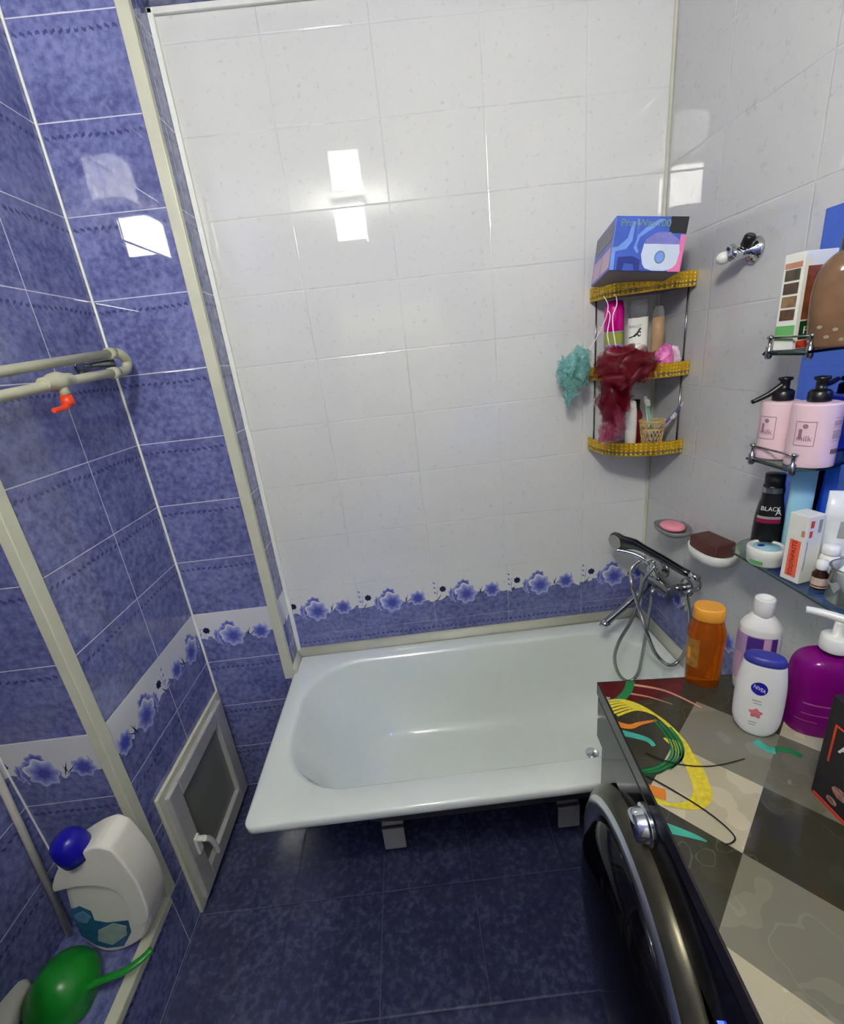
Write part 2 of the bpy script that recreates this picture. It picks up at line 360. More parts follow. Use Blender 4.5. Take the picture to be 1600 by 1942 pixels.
# ---------------- flower band drawn on the tiles ----------------
def flowers(bm, o, ud, nd, z0, u_list, clip):
    """o = point on the wall at u = 0, ud = direction of u, nd = outward normal; motif starts at each u in u_list"""
    o = Vector(o); ud = Vector(ud); nd = Vector(nd); lay = [0]
    def P(u, z, d): return o + ud * u + Vector((0, 0, z)) + nd * d
    def blob(u, z, r, petals, mi, d, ph=0, squash=1, k=32):
        pts = []; r = r * S_
        for i in range(k):
            t = 2 * PI * i / k; q = r * (1 + .13 * math.cos(petals * t + ph)); pts.append((u + q * math.cos(t) * squash, z + q * math.sin(t)))
        pts = [(min(max(a, clip[0]), clip[1]), b) for a, b in pts]
        if max(a for a, b in pts) - min(a for a, b in pts) < .004: return
        bm.faces.new([bm.verts.new(P(a, b, d)) for a, b in pts]).material_index = mi
    def flower(u, z, r, d, ph=0, squash=1, cols=(0, 1, 2, 3, 4)):
        for j, cmi in enumerate(cols): blob(u, z, r * (1 - .17 * j), 7, cmi, d + .00006 * j, ph, squash)
    def leaf(u, z, L, ang, w, mi, d):
        a = [(0, 0), (L * .4, w), (L, 0), (L * .4, -w)]; ca, sa = math.cos(ang), math.sin(ang)
        pts = [(u + x * ca - y * sa, z + x * sa + y * ca) for x, y in a]
        if min(p[0] for p in pts) < clip[0] or max(p[0] for p in pts) > clip[1]: return
        bm.faces.new([bm.verts.new(P(x, y, d)) for x, y in pts]).material_index = mi
    S_ = 1.28
    for u in u_list:
        zc = z0 - .112
        for k in range(6): leaf(u + .012, zc + .012 + .011 * k, .014, .5 + (k % 2) * 2.0, .0035, 3 if k % 2 else 7, .0006)
        leaf(u + .012, zc - .01, .085, 1.45, .0012, 4, .0006)
        flower(u + .040, zc + .040, .010, .0006, 1, cols=(5, 6, 6)); leaf(u + .034, zc + .035, .03, -.9, .003, 7, .0005)
        leaf(u + .035, zc + .02, .05, -2.2, .002, 6, .0007)
        flower(u + .075, zc + .012, .022, .0006, 0, .45, (1, 2, 3)); flower(u + .092, zc + .010, .028, .0010, 2, .5, (1, 2, 3))
        flower(u + .125, zc + .046, .020, .0006, 1, 1, (2, 3, 4)); flower(u + .112, zc + .018, .030, .0014, 3, .6, (2, 3, 4))
        flower(u + .134, zc + .006, .038, .0020, 0, 1)
        leaf(u + .182, zc - .012, .055, 1.2, .0022, 6, .0012); leaf(u + .188, zc - .006, .05, .75, .0016, 5, .0013); leaf(u + .196, zc + .0, .03, 1.9, .0016, 6, .0014)
        flower(u + .238, zc + .012, .024, .0010, 2, 1, (1, 2, 3, 4)); leaf(u + .205, zc + .004, .02, .2, .004, 7, .0009)
        leaf(u + .262, zc + .02, .03, 1.7, .004, 1, .0011)

# ---------------- room shell ----------------
ZF, ZC = .06, 2.70; XL, XP, XR, YP, YB, XN, YF = -.866, -.558, .882, 1.477, 1.6, -1.127, -1.3
b = M(); box(b, (XP - .05, YB, ZF), (XR + .08, YB + .08, ZC), 0)
flowers(b, (0, YB, 0), (1, 0, 0), (0, -1, 0), .899, [.027 - .302 * 2, .027 - .302, .027, .027 + .302, .027 + .604], (XP + .002, XR - .002))
struct('wall_back', b, WALLS(m_back), recalc=False)
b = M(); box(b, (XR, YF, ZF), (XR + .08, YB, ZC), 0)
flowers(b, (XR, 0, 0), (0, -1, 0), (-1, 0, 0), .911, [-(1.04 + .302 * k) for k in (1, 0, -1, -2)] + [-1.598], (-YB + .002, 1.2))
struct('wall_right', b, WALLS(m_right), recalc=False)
b = M(); box(b, (XL - .3, YP, ZF), (XP, YB + .08, ZC), 0)
flowers(b, (0, YP, 0), (1, 0, 0), (0, -1, 0), .911, [-.872], (XL + .003, XP - .034))
struct('wall_front_left', b, WALLS(m_blue), recalc=False)
b = M(); box(b, (XL - .34, .927, ZF), (XL, YP, ZC), 0)
flowers(b, (XL, 0, 0), (0, -1, 0), (1, 0, 0), .911, [-(.929 + .302), -(.929 + .604)], (-YP + .003, -.965))
flowers(b, (0, .927, 0), (1, 0, 0), (0, -1, 0), .911, [-1.172], (XN + .003, XL - .03))
struct('wall_left', b, WALLS(m_rec), recalc=False)
b = M(); box(b, (XN - .08, YF, .1), (XN, .927, ZC), 0); struct('wall_recess', b, m_blue)
b = M(); box(b, (XN, .50, ZF), (XL, .927, .285), 0); struct('wall_ledge', b, m_rec)
b = M(); box(b, (XN, YF, ZF), (XL, .50, ZC), 0); struct('wall_added_near_left', b, m_rec)  # unseen pier added to keep bounce light out of the recess
b = M(); box(b, (XN, .50, 1.62), (XL, .927, ZC), 0); struct('wall_added_over_recess', b, m_rec)  # unseen block added above the recess to make it darker
b = M(); box(b, (XN - .08, YF - .08, 0), (XR + .08, YF, ZC), 0); struct('wall_unseen_rear', b, mat('rear_plaster', (120, 124, 160), .6))  # unseen wall, invented mainly for the light; matte to avoid a stray reflection
b = M(); box(b, (-1.25, YF - .08, ZC), (XR + .08, YB + .08, ZC + .06), 0); struct('ceiling', b, mat('ceiling_stretch_gloss', (214, 214, 210), .02, ior=1.6, var=.01))
m_floor = tile_mat('floor_tile', 'floor', -.56, .70, .0, rough=.13)
fe = [x for x in m_floor.node_tree.nodes if x.type == 'VALTORGB']
fe[0].color_ramp.elements[0].color = (.022, .024, .060, 1); fe[0].color_ramp.elements[1].color = (.042, .046, .105, 1); fe[0].color_ramp.elements[2].color = (.085, .09, .175, 1)
b = M(); box(b, (-1.25, YF - .08, 0), (XR + .08, YB + .08, ZF), 0); struct('floor', b, m_floor)
b = M(); box(b, (XP, YP, 2.66), (XR, YB, ZC), 0); struct('trim_soffit', b, m_blue)
b = M(); box(b, (-.45, YF, ZF), (.4, YF + .04, 2.1)); box(b, (-.52, YF, ZF), (-.45, YF + .05, 2.17)); box(b, (.4, YF, ZF), (.47, YF + .05, 2.17)); box(b, (-.45, YF, 2.1), (.4, YF + .05, 2.17))
struct('door_unseen_1', b, mat('door_white', (215, 213, 205), .4))  # unseen door, invented with the rear wall mainly for the light
def lprof(name, lo1, hi1, lo2=None, hi2=None, m=m_trim, bevel=.003):
    b = M(); box(b, lo1, hi1)
    if lo2: box(b, lo2, hi2)
    return struct(name, b, m, bevel)
lprof('trim_1', (XP - .030, YP - .005, .585), (XP + .004, YP, ZC), (XP, YP - .005, .585), (XP + .005, YP + .016, ZC))
lprof('trim_2', (XL - .004, .922, .285), (XL + .005, .957, 1.65), (XL - .022, .922, .285), (XL, .927, 1.62))
lprof('trim_3', (XL - .026, .50, .285), (XL + .004, .924, .291), (XL, .50, .262), (XL + .005, .924, .289))
lprof('trim_4', (XL, YP - .007, .56), (XL + .007, YP, ZC), m=m_white)
lprof('trim_11', (XN, .922, .285), (XN + .004, .927, 1.62), m=m_white)
lprof('trim_5', (XP, YB - .012, .60), (XP + .016, YB, 2.66), m=m_white)
lprof('trim_6', (XR - .009, YB - .009, .60), (XR, YB, 2.66))
lprof('trim_7', (XP, YB - .012, 2.645), (XR, YB, 2.66), m=m_white)
def quarter(name, a, bpt, n, m=m_trim, h=.03):
    a = Vector(a); bpt = Vector(bpt); n = Vector(n)
    prof = [(0, 0), (h * .9, 0), (h * .82, h * .35), (h * .45, h * .8), (.004, h), (0, h)]
    r = [[p + n * x + Vector((0, 0, z)) for x, z in prof] for p in (a, bpt)]
    bm = M(); loft(bm, r); struct(name, bm, m)
quarter('trim_8', (XP, YB, .604), (XR, YB, .604), (0, -1, 0)); quarter('trim_9', (XR, .9, .604), (XR, YB, .604), (-1, 0, 0))
quarter('trim_10', (XP, YP, .604), (XP, YB, .604), (1, 0, 0), h=.022)

# ---------------- lamp ----------------
lx, ly = -.2, -.19
t = thing('ceiling_lamp', 'square white glass lamp hanging from the ceiling behind the viewer', 'lamp', (lx, ly, ZC))
b = M(); box(b, (lx - .06, ly - .06, ZC - .03), (lx + .06, ly + .06, ZC)); box(b, (lx - .094, ly - .094, ZC - .042), (lx + .094, ly + .094, ZC - .03)); obj('ceiling_mount_light_shield', b, m_chrome, t)  # ceiling mount, plus a wide cap added to block the shade's upward glow
b = M(); box(b, (lx - .092, ly - .092, ZC - .251), (lx + .092, ly + .092, ZC - .244)); obj('bottom_light_shield', b, m_chromed, t)  # plate made up to block downward light, so only the sides shine
b = M(); box(b, (lx - .09, ly - .09, ZC - .243), (lx + .09, ly + .09, ZC - .043)); obj('lamp_shade', b, mat('lamp_glow', (255, 250, 240), .4, emit=((255, 253, 244), LAMP)), t, .008)

# ---------------- bath ----------------
t = thing('bathtub', 'white enamelled steel bathtub set between the light tiled walls', 'bathtub', (.16, 1.23, ZF))
def rrect(x0, x1, y0, y1, r, z, k=10):
    out = []
    for cx, cy, a0 in ((x1 - r, y1 - r, 0), (x0 + r, y1 - r, 90), (x0 + r, y0 + r, 180), (x1 - r, y0 + r, 270)):
        for i in range(k + 1):
            a = math.radians(a0 + 90 * i / k); out.append(Vector((cx + r * math.cos(a), cy + r * math.sin(a), z)))
    return out
X0, X1, Y0, Y1 = -.553, .881, .865, 1.599
key = [(-.494, .815, .944, 1.522, .20, .603), (-.486, .808, .951, 1.515, .20, .597), (-.478, .802, .957, 1.509, .20, .582), (-.44, .79, .985, 1.50, .19, .50), (-.385, .78, 1.012, 1.49, .18, .40), (-.32, .765, 1.065, 1.475, .17, .32), (-.27, .745, 1.10, 1.455, .15, .275), (-.20, .70, 1.135, 1.415, .13, .25), (-.10, .62, 1.175, 1.355, .08, .243), (.05, .45, 1.22, 1.275, .02, .240)]
K = []
for i in range(len(key) - 1):
    for s in range(4):
        tt = s / 4; p0, p1, p2, p3 = [key[min(max(j, 0), len(key) - 1)] for j in (i - 1, i, i + 1, i + 2)]
        K.append(tuple(.5 * (2 * b_ + (c_ - a_) * tt + (2 * a_ - 5 * b_ + 4 * c_ - d_) * tt ** 2 + (3 * b_ - a_ - 3 * c_ + d_) * tt ** 3) for a_, b_, c_, d_ in zip(p0, p1, p2, p3)))
K.append(key[-1])
b = M()
rings = [rrect(X0 + .004, X1 - .004, Y0 + .004, Y1 - .001, .022, .574), rrect(X0, X1, Y0, Y1, .026, .578), rrect(X0, X1, Y0, Y1, .026, .597), rrect(X0 + .003, X1 - .003, Y0 + .003, Y1 - .002, .025, .6025), rrect(X0 + .010, X1 - .008, Y0 + .010, Y1 - .006, .024, .604)]
rings += [rrect(*k) for k in K]
loft(b, rings, False); f = b.faces.new([v for v in b.verts[-44:]]) if False else None
b.verts.ensure_lookup_table(); b.faces.new([b.verts[i] for i in range(len(b.verts) - 44, len(b.verts))]).smooth = True
basin = obj('basin', b, m_enamel, t)
b = M(); off = .012
rings = [rrect(X0 + .004, X1 - .004, Y0 + .004, Y1 - .001, .022, .5735), rrect(-.50, .825, .935, 1.53, .2, .573)] + [rrect(k[0] - off, k[1] + off, k[2] - off, k[3] + off, k[4] + off, k[5] - off) for k in K if k[5] < .57]
loft(b, rings, False); b.verts.ensure_lookup_table(); b.faces.new([b.verts[i] for i in range(len(b.verts) - 44, len(b.verts))])
obj('outer_shell', b, m_under, t, smooth=True, label='dark underside of the tub')
for x in (-.213, .41):
    b = M(); box(b, (x - .038, 1.125, .078), (x + .038, 1.133, .186)); box(b, (x - .038, 1.125, .178), (x + .038, 1.36, .186)); box(b, (x - .03, 1.14, .186), (x + .03, 1.34, .222))
    fo = obj('foot', b, m_bracket, t, .001, label='grey metal foot bracket')
    b = M(); lathe(b, [(.020, 0), (.022, .006), (.018, .018), (.008, .02), (.008, .12)], (x, 1.155, ZF)); obj('rubber_pad', b, m_rubber, fo)
b = M(); lathe(b, [(.024, 0), (.024, .003), (.018, .005), (.01, .003), (.004, .010), (.0, .010)], (.55, 1.27, .2425)); obj('drain', b, m_chrome, t)
b = M(); mx = Matrix.Translation((.783, 1.23, .47)) @ Matrix.Rotation(-PI / 2, 4, 'Y'); lathe(b, [(.03, 0), (.03, .004), (.022, .010), (.0, .012)], mx=mx); obj('overflow', b, m_chrome, t)

# ---------------- access hatch ----------------
t = thing('access_hatch', 'grey white plastic access hatch low on the blue tiled left wall', 'hatch', (XL, 1.24, .075))
hy0, hy1, hz0, hz1 = 1.004, 1.470, .068, .575
def frame(b, y0, y1, z0, z1, w, x0, x1):
    box(b, (x0, y0, z0), (x1, y0 + w, z1)); box(b, (x0, y1 - w, z0), (x1, y1, z1)); box(b, (x0, y0 + w, z0), (x1, y1 - w, z0 + w)); box(b, (x0, y0 + w, z1 - w), (x1, y1 - w, z1))
b = M(); frame(b, hy0, hy1, hz0, hz1, .032, XL, XL + .012); obj('frame', b, m_trim, t, .003)
b = M(); frame(b, hy0 + .026, hy1 - .026, hz0 + .026, hz1 - .026, .062, XL + .003, XL + .026); sash = obj('door', b, m_bracket, t, .005)
b = M(); box(b, (XL + .001, hy0 + .08, hz0 + .08), (XL + .008, hy1 - .08, hz1 - .08)); obj('panel', b, mat('hatch_panel', (120, 122, 112), .3, var=.1, scale=6), sash)
b = M(); box(b, (XL + .026, 1.058, .262), (XL + .034, 1.082, .330)); tube(b, [(XL + .03, 1.07, .318), (XL + .055, 1.07, .318)], .009, smooth=0); tube(b, [(XL + .057, 1.066, .322), (XL + .062, 1.085, .29), (XL + .060, 1.10, .235), (XL + .058, 1.105, .20)], lambda s: .0095 - .003 * s); obj('handle', b, m_wp, sash, .002)

# ---------------- pipes ----------------
t = thing('water_pipe', 'beige plastic water pipe bent back on itself with red handled valve', 'pipe', (-.8, 1.39, 1.80))
P1 = [(-0.8,1.3878,1.8184),(-0.8,1.1571,1.7949),(-0.8,0.9858,1.7783)]; e1 = P1[0]
obj('upper_pipe', tube(M(), [P1[0], P1[2], (-.80, .80, 1.760), (-.80, .02, 1.70), (-.80, 0, 1.70), (XL, 0, 1.70)], .0112, smooth=0), m_pipe, t)
P2 = [(-0.78,1.3417,1.7645),(-0.78,1.21,1.7558),(-0.78,1.1062,1.7507),(-0.78,0.9385,1.7312)]
obj('lower_pipe', tube(M(), [P2[0], P2[1], P2[3], (-.78, .78, 1.715), (-.78, .12, 1.63), (-.78, .10, 1.63), (XL, .10, 1.63)], .0115, smooth=0), m_pipe, t)
b = M(); U = [(-0.79,1.3447,1.8141),(-0.79,1.4009,1.8131),(-0.79,1.4219,1.7943),(-0.79,1.4027,1.7697),(-0.79,1.3404,1.7628)]; tube(b, [P1[0], U[1], U[2], U[3], P2[0]], .0135); 
for p, q in ((P1[0], P1[1]), (P2[0], P2[1])):
    d = (Vector(q) - Vector(p)).normalized(); tube(b, [Vector(p) + d * .0, Vector(p) + d * .028], .0155, smooth=0)
obj('elbow', b, m_pipe, t)
b = M(); c = Vector([(-0.78,1.1029,1.7509)][0]); d = (Vector(P2[3]) - Vector(P2[0])).normalized()
tube(b, [c - d * .045, c - d * .03, c - d * .012, c + d * .012, c + d * .03, c + d * .045], lambda s: .015 + .007 * math.exp(-((s - .5) / .2) ** 2)); tube(b, [c, c + Vector((.01, 0, -.032))], .0115, smooth=0)
v = obj('valve', b, m_pipe, t)
b = M(); h = c + Vector((.008, 0, -.030)); lathe(b, [(.0125, -.024), (.0135, -.018), (.012, 0)], h); tube(b, [h + Vector((0, 0, -.018)), h + Vector((0, -.02, -.028)), h + Vector((.0, -.052, -.030))], lambda s: .0085 - .003 * s); obj('handle', b, m_red, v, label='orange red valve handle')
b = M(); Q = [(-0.83,1.3097,1.7872),(-0.83,1.3856,1.7917)]; tube(b, [(XL, Q[0][1] + .02, Q[0][2]), (-.84, Q[0][1], Q[0][2]), (-.81, Q[1][1], Q[1][2])], .012); tube(b, [Q[0], (Q[0][0] + .0, Q[0][1] - .03, Q[0][2])], .010); mx = Matrix.Translation((XL, Q[0][1] + .02, Q[0][2])) @ Matrix.Rotation(PI / 2, 4, 'Y'); lathe(b, [(.024, 0), (.022, .006), (.012, .012)], mx=mx); obj('wall_fitting', b, m_chromed, t, label='tarnished chrome wall fitting')

# ---------------- ledge things ----------------
ZL = .285
b = M(); pa = Vector([(-1.1131,0.8586,0.287)][0]); pb = Vector([(-1.1222,0.9,0.8581)][0]); tube(b, [pa, pa + (pb - pa) * 1.35], .0085, smooth=0)
tag(obj('plastic_pole', b, mat('pole_grey', (190, 188, 178), .4), None), 'thin grey plastic pole leaning in the recess behind the detergent bottle', 'pole')
t = thing('detergent_bottle', 'big white detergent bottle with dark blue cap on the tiled ledge', 'bottle', (-.97, .84, ZL))
lo = [(-0.9851,0.8,0.6451),(-1.0115,0.8,0.5323),(-1.0236,0.8,0.4258),(-0.9945,0.8,0.3517),(-0.9387,0.8,0.3381),(-0.8672,0.8,0.3728),(-0.8241,0.8,0.4442),(-0.8033,0.8,0.533),(-0.8056,0.8,0.6216),(-0.8233,0.8,0.7049),(-0.8379,0.8,0.7363),(-0.8716,0.8,0.7476),(-0.9429,0.8,0.6898)]
hi = [(-1.004,0.795,0.6261),(-0.9717,0.795,0.6878),(-0.9341,0.795,0.7212),(-0.8662,0.795,0.7537),(-0.8292,0.795,0.7454),(-0.8146,0.795,0.7142),(-0.7988,0.795,0.6301),(-0.8007,0.795,0.5369),(-0.8173,0.795,0.4707),(-0.8516,0.795,0.4649),(-0.8494,0.795,0.5301),(-0.8558,0.795,0.5907),(-0.8821,0.795,0.6168),(-0.9233,0.795,0.6283),(-0.9652,0.795,0.6265)]
def sol(pts, y0, y1, bev, m, nm, par):
    bm = M(); prism(bm, [(p[0], y0, p[2]) for p in pts], (0, y1 - y0, 0)); return obj(nm, bm, m, par, bev, smooth=False)
zmin = min(p[2] for p in lo); lo = [(p[0], p[1], p[2] - zmin + ZL) for p in lo]; hi = [(p[0], p[1], p[2] - zmin + ZL) for p in hi]
def sm(pts, k=5):
    P = [Vector(p) for p in pts]; N = len(P); Q = []
    for i in range(N):
        p0, p1, p2, p3 = P[i - 1], P[i], P[(i + 1) % N], P[(i + 2) % N]
        for j in range(k):
            tt = j / k; Q.append(.5 * ((2 * p1) + (p2 - p0) * tt + (2 * p0 - 5 * p1 + 4 * p2 - p3) * tt * tt + (3 * p1 - p0 - 3 * p2 + p3) * tt ** 3))
    return Q
def puffed(bm, pts, y0, y1, k=6, inset=.03):
    """rounded solid: outline shrinks towards front and back faces"""
    c = sum(pts, Vector()) / len(pts); rings = []
    for i in range(k + 1):
        a = -PI / 2 + PI * i / k; y = (y0 + y1) / 2 + (y1 - y0) / 2 * math.sin(a); s = inset * (1 - math.cos(a))
        rings.append([Vector((p.x - (p.x - c.x) / max((p - c).length, 1e-6) * s, y, p.z - (p.z - c.z) / max((p - c).length, 1e-6) * s)) for p in pts])
    return loft(bm, rings)
body = sol(sm(lo), .80, .885, .022, m_wp2, 'body', t)
sol(sm(hi), .786, .87, .012, m_wp2, 'grip', t)
capc = Vector([(-0.9234,0.8,0.7083)][0]); up = Vector((-.14, -.12, 1)).normalized(); mx = Matrix.Translation(capc) @ up.to_track_quat('Z', 'Y').to_matrix().to_4x4()
b = M(); lathe(b, [(.036, -.045), (.038, -.02), (.037, .0), (.033, .016), (.025, .026), (.012, .031), (0, .032)], mx=mx); obj('cap', b, m_navy, t)
for j, (pl, mm, yy) in enumerate((([(-1.0054,0.798,0.5306),(-0.9763,0.798,0.5412),(-0.9544,0.798,0.5167),(-0.9579,0.798,0.4802),(-0.9289,0.798,0.4662),(-0.8753,0.798,0.4641),(-0.8826,0.798,0.4166),(-0.9189,0.798,0.3648),(-0.9635,0.798,0.365),(-0.9878,0.798,0.3832),(-1.0108,0.798,0.427)], mat('label_teal', (40, 92, 130), .35, var=.3, scale=60), .0), ([(-0.9616,0.797,0.4406),(-0.9164,0.797,0.4613),(-0.8871,0.797,0.4429),(-0.8951,0.797,0.4102),(-0.945,0.797,0.3765),(-0.9757,0.797,0.4002)], mat('label_pale', (150, 170, 160), .35, var=.15), -.001), ([(-1,0.797,0.5108),(-0.9732,0.797,0.522),(-0.9614,0.797,0.4951),(-0.9798,0.797,0.4737),(-0.9996,0.797,0.486)], mat('label_sky', (96, 140, 176), .35, var=.2), -.001))):
    b = M(); prism(b, [(p[0], .7995 + yy, p[2] - zmin + ZL) for p in pl], (0, .004, 0)); obj('label_print', b, mm, t)
t = thing('dipper', 'green plastic dipper with a long handle turned over on the ledge', 'dipper', (-1.0, .72, ZL))
b = M(); mx = Matrix.Translation([(-1.0136,0.7135,0.325)][0]) @ Matrix.Scale(.80, 4) @ Matrix.Rotation(math.radians(26), 4, 'Y') @ Matrix.Rotation(math.radians(-14), 4, 'X')
lathe(b, [(.098, -.020), (.100, -.016), (.094, -.008), (.092, .02), (.084, .055), (.066, .080), (.042, .094), (.02, .099), (0, .1)], mx=mx, seg=40); obj('bowl', b, m_green, t)
b = M(); H = [(-0.9437,0.7038,0.345),(-0.9057,0.716,0.345),(-0.8657,0.7263,0.345),(-0.8357,0.7441,0.345),(-0.816,0.7659,0.345)]; tube(b, H, .0095); 
for v_ in b.verts: v_.co.z = .345 + (v_.co.z - .345) * .7
obj('handle', b, m_green, t)
b = M(); c = Vector([(-1.1276,0.6572,0.335)][0]); lathe(b, [(0, -.09), (.03, -.085), (.042, -.06), (.043, .04), (.036, .07), (.018, .088), (0, .09)], mx=Matrix.Translation(c) @ Matrix.Rotation(math.radians(75), 4, 'X') @ Matrix.Rotation(.3, 4, 'Y')); tag(obj('white_bottle', b, m_wp2, None, smooth=True), 'round white bottle lying at the near end of the ledge by the dipper', 'bottle')

# ---------------- washing machine ----------------
O = Vector((.381, .862, 0)); ex = Vector((.9962, -.087, 0)); ey = Vector((-.087, -.9962, 0))
MW = Matrix(((ex.x, -ey.x, 0, O.x), (ex.y, -ey.y, 0, O.y), (0, 0, 1, 0), (0, 0, 0, 1)))   # local x = depth, -y = towards camera
def ML(a, bb, z): return MW @ Vector((a, -bb, z))
t = thing('washing_machine', 'glossy black front loading washing machine beside the bathtub', 'washing machine', ML(.25, .3, ZF))
b = M(); box(b, (.012, -.60, ZF + .02), (.49, -.004, .905), mx=MW); box(b, (.03, -.58, ZF), (.47, -.03, ZF + .02), mx=MW); obj('body', b, m_machine, t, .012)
b = M(); box(b, (0, -.60, .775), (.05, 0, .908), mx=MW); panel = obj('control_panel', b, m_machine, t, .010)
ZT = .94
b = M(); rc = [(0, 0), (.49, 0), (.49, -.62), (0, -.62)]
box(b, (0, -.62, .906), (.495, .0, ZT - .0006), mx=MW)
top = [mat('worktop_body', (40, 36, 36), .15, var=.1), marble('marble_dark', (60, 58, 46), (150, 148, 132), 1), marble('marble_grey', (124, 121, 104), (170, 168, 148), 3, 6), marble('marble_cream', (184, 175, 148), (204, 196, 172), 5), m_yel, m_orange, m_grn2, m_bk, m_tealp, m_peach, mat('dark_red_print', (84, 26, 26), .15, var=.3), marble('marble_grey2', (104, 101, 86), (150, 146, 128), 7, 7), mat('yellow_pale', (206, 186, 66), .35, var=.15, scale=120), mat('green_deep', (20, 70, 38), .35, var=.2, scale=60)]
def clip(pts, f):
    out = []
    for i in range(len(pts)):
        a, c = pts[i - 1], pts[i]; fa, fc = f(a), f(c)
        if (fa >= 0) != (fc >= 0): out.append(a + (c - a) * (fa / (fa - fc)))
        if fc >= 0: out.append(c)
    return out
iMW = MW.inverted()
def clipm(pts, z):
    L = [iMW @ Vector((p[0], p[1], 0)) for p in pts]
    for f in (lambda p: p.x - .004, lambda p: .49 - p.x, lambda p: -.004 - p.y, lambda p: p.y + .618):
        L = clip(L, f)
        if len(L) < 3: return None
    return [MW @ Vector((p.x, p.y, z)) for p in L]
sd, td = Vector((.742, .670, 0)), Vector((.670, -.742, 0)); ts = [-.193 - .146 * 2, -.193 - .146, -.193, -.047, .099, .245, .391]; ss = [.491 - .1465 * k for k in (3, 2, 1)] + [.491, .637, .785, .932, 1.078, 1.224, 1.37]
patt = {(2, 4): 3, (2, 5): 2, (2, 3): 1, (1, 5): 1, (3, 5): 11, (3, 4): 1, (3, 3): 2, (3, 2): 3, (1, 6): 1, (2, 6): 1, (1, 4): 1, (4, 4): 3, (4, 3): 1, (2, 2): 2, (3, 6): 3, (2, 7): 1, (1, 3): 2}
for i in range(len(ts) - 1):
    for j in range(len(ss) - 1):
        q = [sd * s_ + td * t_ for s_, t_ in ((ss[j], ts[i]), (ss[j + 1], ts[i]), (ss[j + 1], ts[i + 1]), (ss[j], ts[i + 1]))]
        c_ = clipm(q, ZT)
        if c_: poly(b, c_, patt.get((i, j), 1 + (i + j) % 3))
def band(pts, w, mi, z, k=6):
    P = spline(pts, k); n = len(P)
    for i in range(n - 1):
        d0 = (P[min(i + 1, n - 1)] - P[max(i - 1, 0)]).normalized(); d1 = (P[min(i + 2, n - 1)] - P[i]).normalized()
        w0 = w(i / (n - 1)) if callable(w) else w; w1 = w((i + 1) / (n - 1)) if callable(w) else w
        s0 = Vector((-d0.y, d0.x, 0)); s1 = Vector((-d1.y, d1.x, 0))
        c_ = clipm([P[i] + s0 * w0 / 2, P[i] - s0 * w0 / 2, P[i + 1] - s1 * w1 / 2, P[i + 1] + s1 * w1 / 2], ZT + z)
        if c_: poly(b, c_, mi)
rp = clipm([(0.3777,0.8597,0.94),(0.5941,0.8584,0.94),(0.5391,0.788,0.94),(0.4321,0.7896,0.94),(0.3718,0.8164,0.94)], ZT + .0002)
if rp: poly(b, rp, 10)
band([(0.4515,0.8412,0.94),(0.515,0.809,0.94),(0.5619,0.749,0.94)], lambda s: .008 * (1 - .5 * s), 9, .0004); band([(0.4274,0.8172,0.94),(0.4715,0.7962,0.94),(0.5089,0.7671,0.94)], lambda s: .007 * (1 - .8 * s), 9, .0004)
band([(0.4627,0.8613,0.94),(0.4362,0.8226,0.94),(0.3987,0.7952,0.94),(0.375,0.7959,0.94)], .018, 6, .0005)
for k in range(6):
    pts = [Vector(p) + Vector((.004 * k * (1 - q / 4), -.0085 * (k - 1.0) * (1 - q / 4.1), 0)) for q, p in enumerate([(0.3598,0.7886,0.94),(0.414,0.7893,0.94),(0.4534,0.7513,0.94),(0.4721,0.6801,0.94),(0.4671,0.6212,0.94)])]
    band(pts, lambda s: .0062 - .003 * s, 4 if k % 2 else 12, .0006 + .0001 * k)
band([(0.3509,0.7467,0.94),(0.3878,0.7234,0.94),(0.4179,0.7273,0.94),(0.4535,0.7304,0.94)], lambda s: .018 * (1 - s * .8), 5, .0005)
band([(0.4205,0.6279,0.94),(0.3859,0.6166,0.94),(0.3531,0.6212,0.94),(0.3357,0.6376,0.94)], lambda s: .014 + .010 * s, 13, .0004)
for k in range(4): band([Vector(p) + Vector((-.0045 * k, .002 * k, 0)) for p in [(0.4609,0.7234,0.94),(0.4626,0.675,0.94),(0.4494,0.6404,0.94),(0.4174,0.619,0.94),(0.379,0.613,0.94),(0.3531,0.6212,0.94)]], .0036, 6 if k % 2 else 13, .0012 + .0001 * k)
for k in range(2):
    band([Vector(p) + Vector((.004 * k, .003 * k, 0)) for p in [(0.4653,0.7057,0.94),(0.4655,0.6655,0.94),(0.4482,0.6333,0.94),(0.415,0.6148,0.94)]], .0035, 6, .0014)
for k in range(6):
    band([Vector(p) + Vector((-.0045 * k, .002 * k, 0)) for p in [(0.4656,0.6745,0.94),(0.474,0.632,0.94),(0.4659,0.5855,0.94),(0.4528,0.5541,0.94),(0.4257,0.5382,0.94),(0.3917,0.5427,0.94),(0.3644,0.5599,0.94),(0.336,0.5873,0.94)]], .0052, 4 if k % 2 else 12, .0008 + .00008 * k)
band([(0.3803,0.5679,0.94),(0.3639,0.5762,0.94),(0.335,0.5949,0.94)], .022, 5, .0016)
band([(0.3888,0.6566,0.94),(0.4154,0.6333,0.94),(0.4557,0.6158,0.94),(0.5023,0.6103,0.94),(0.5594,0.6172,0.94)], lambda s: .003 * (1 - .6 * s) + .0008, 7, .002)
band([(0.3663,0.6081,0.94),(0.3934,0.5774,0.94),(0.4246,0.5365,0.94),(0.4412,0.5051,0.94),(0.4447,0.4841,0.94),(0.4324,0.4765,0.94),(0.4217,0.477,0.94)], lambda s: .003 * (1 - .6 * s) + .0008, 7, .002)
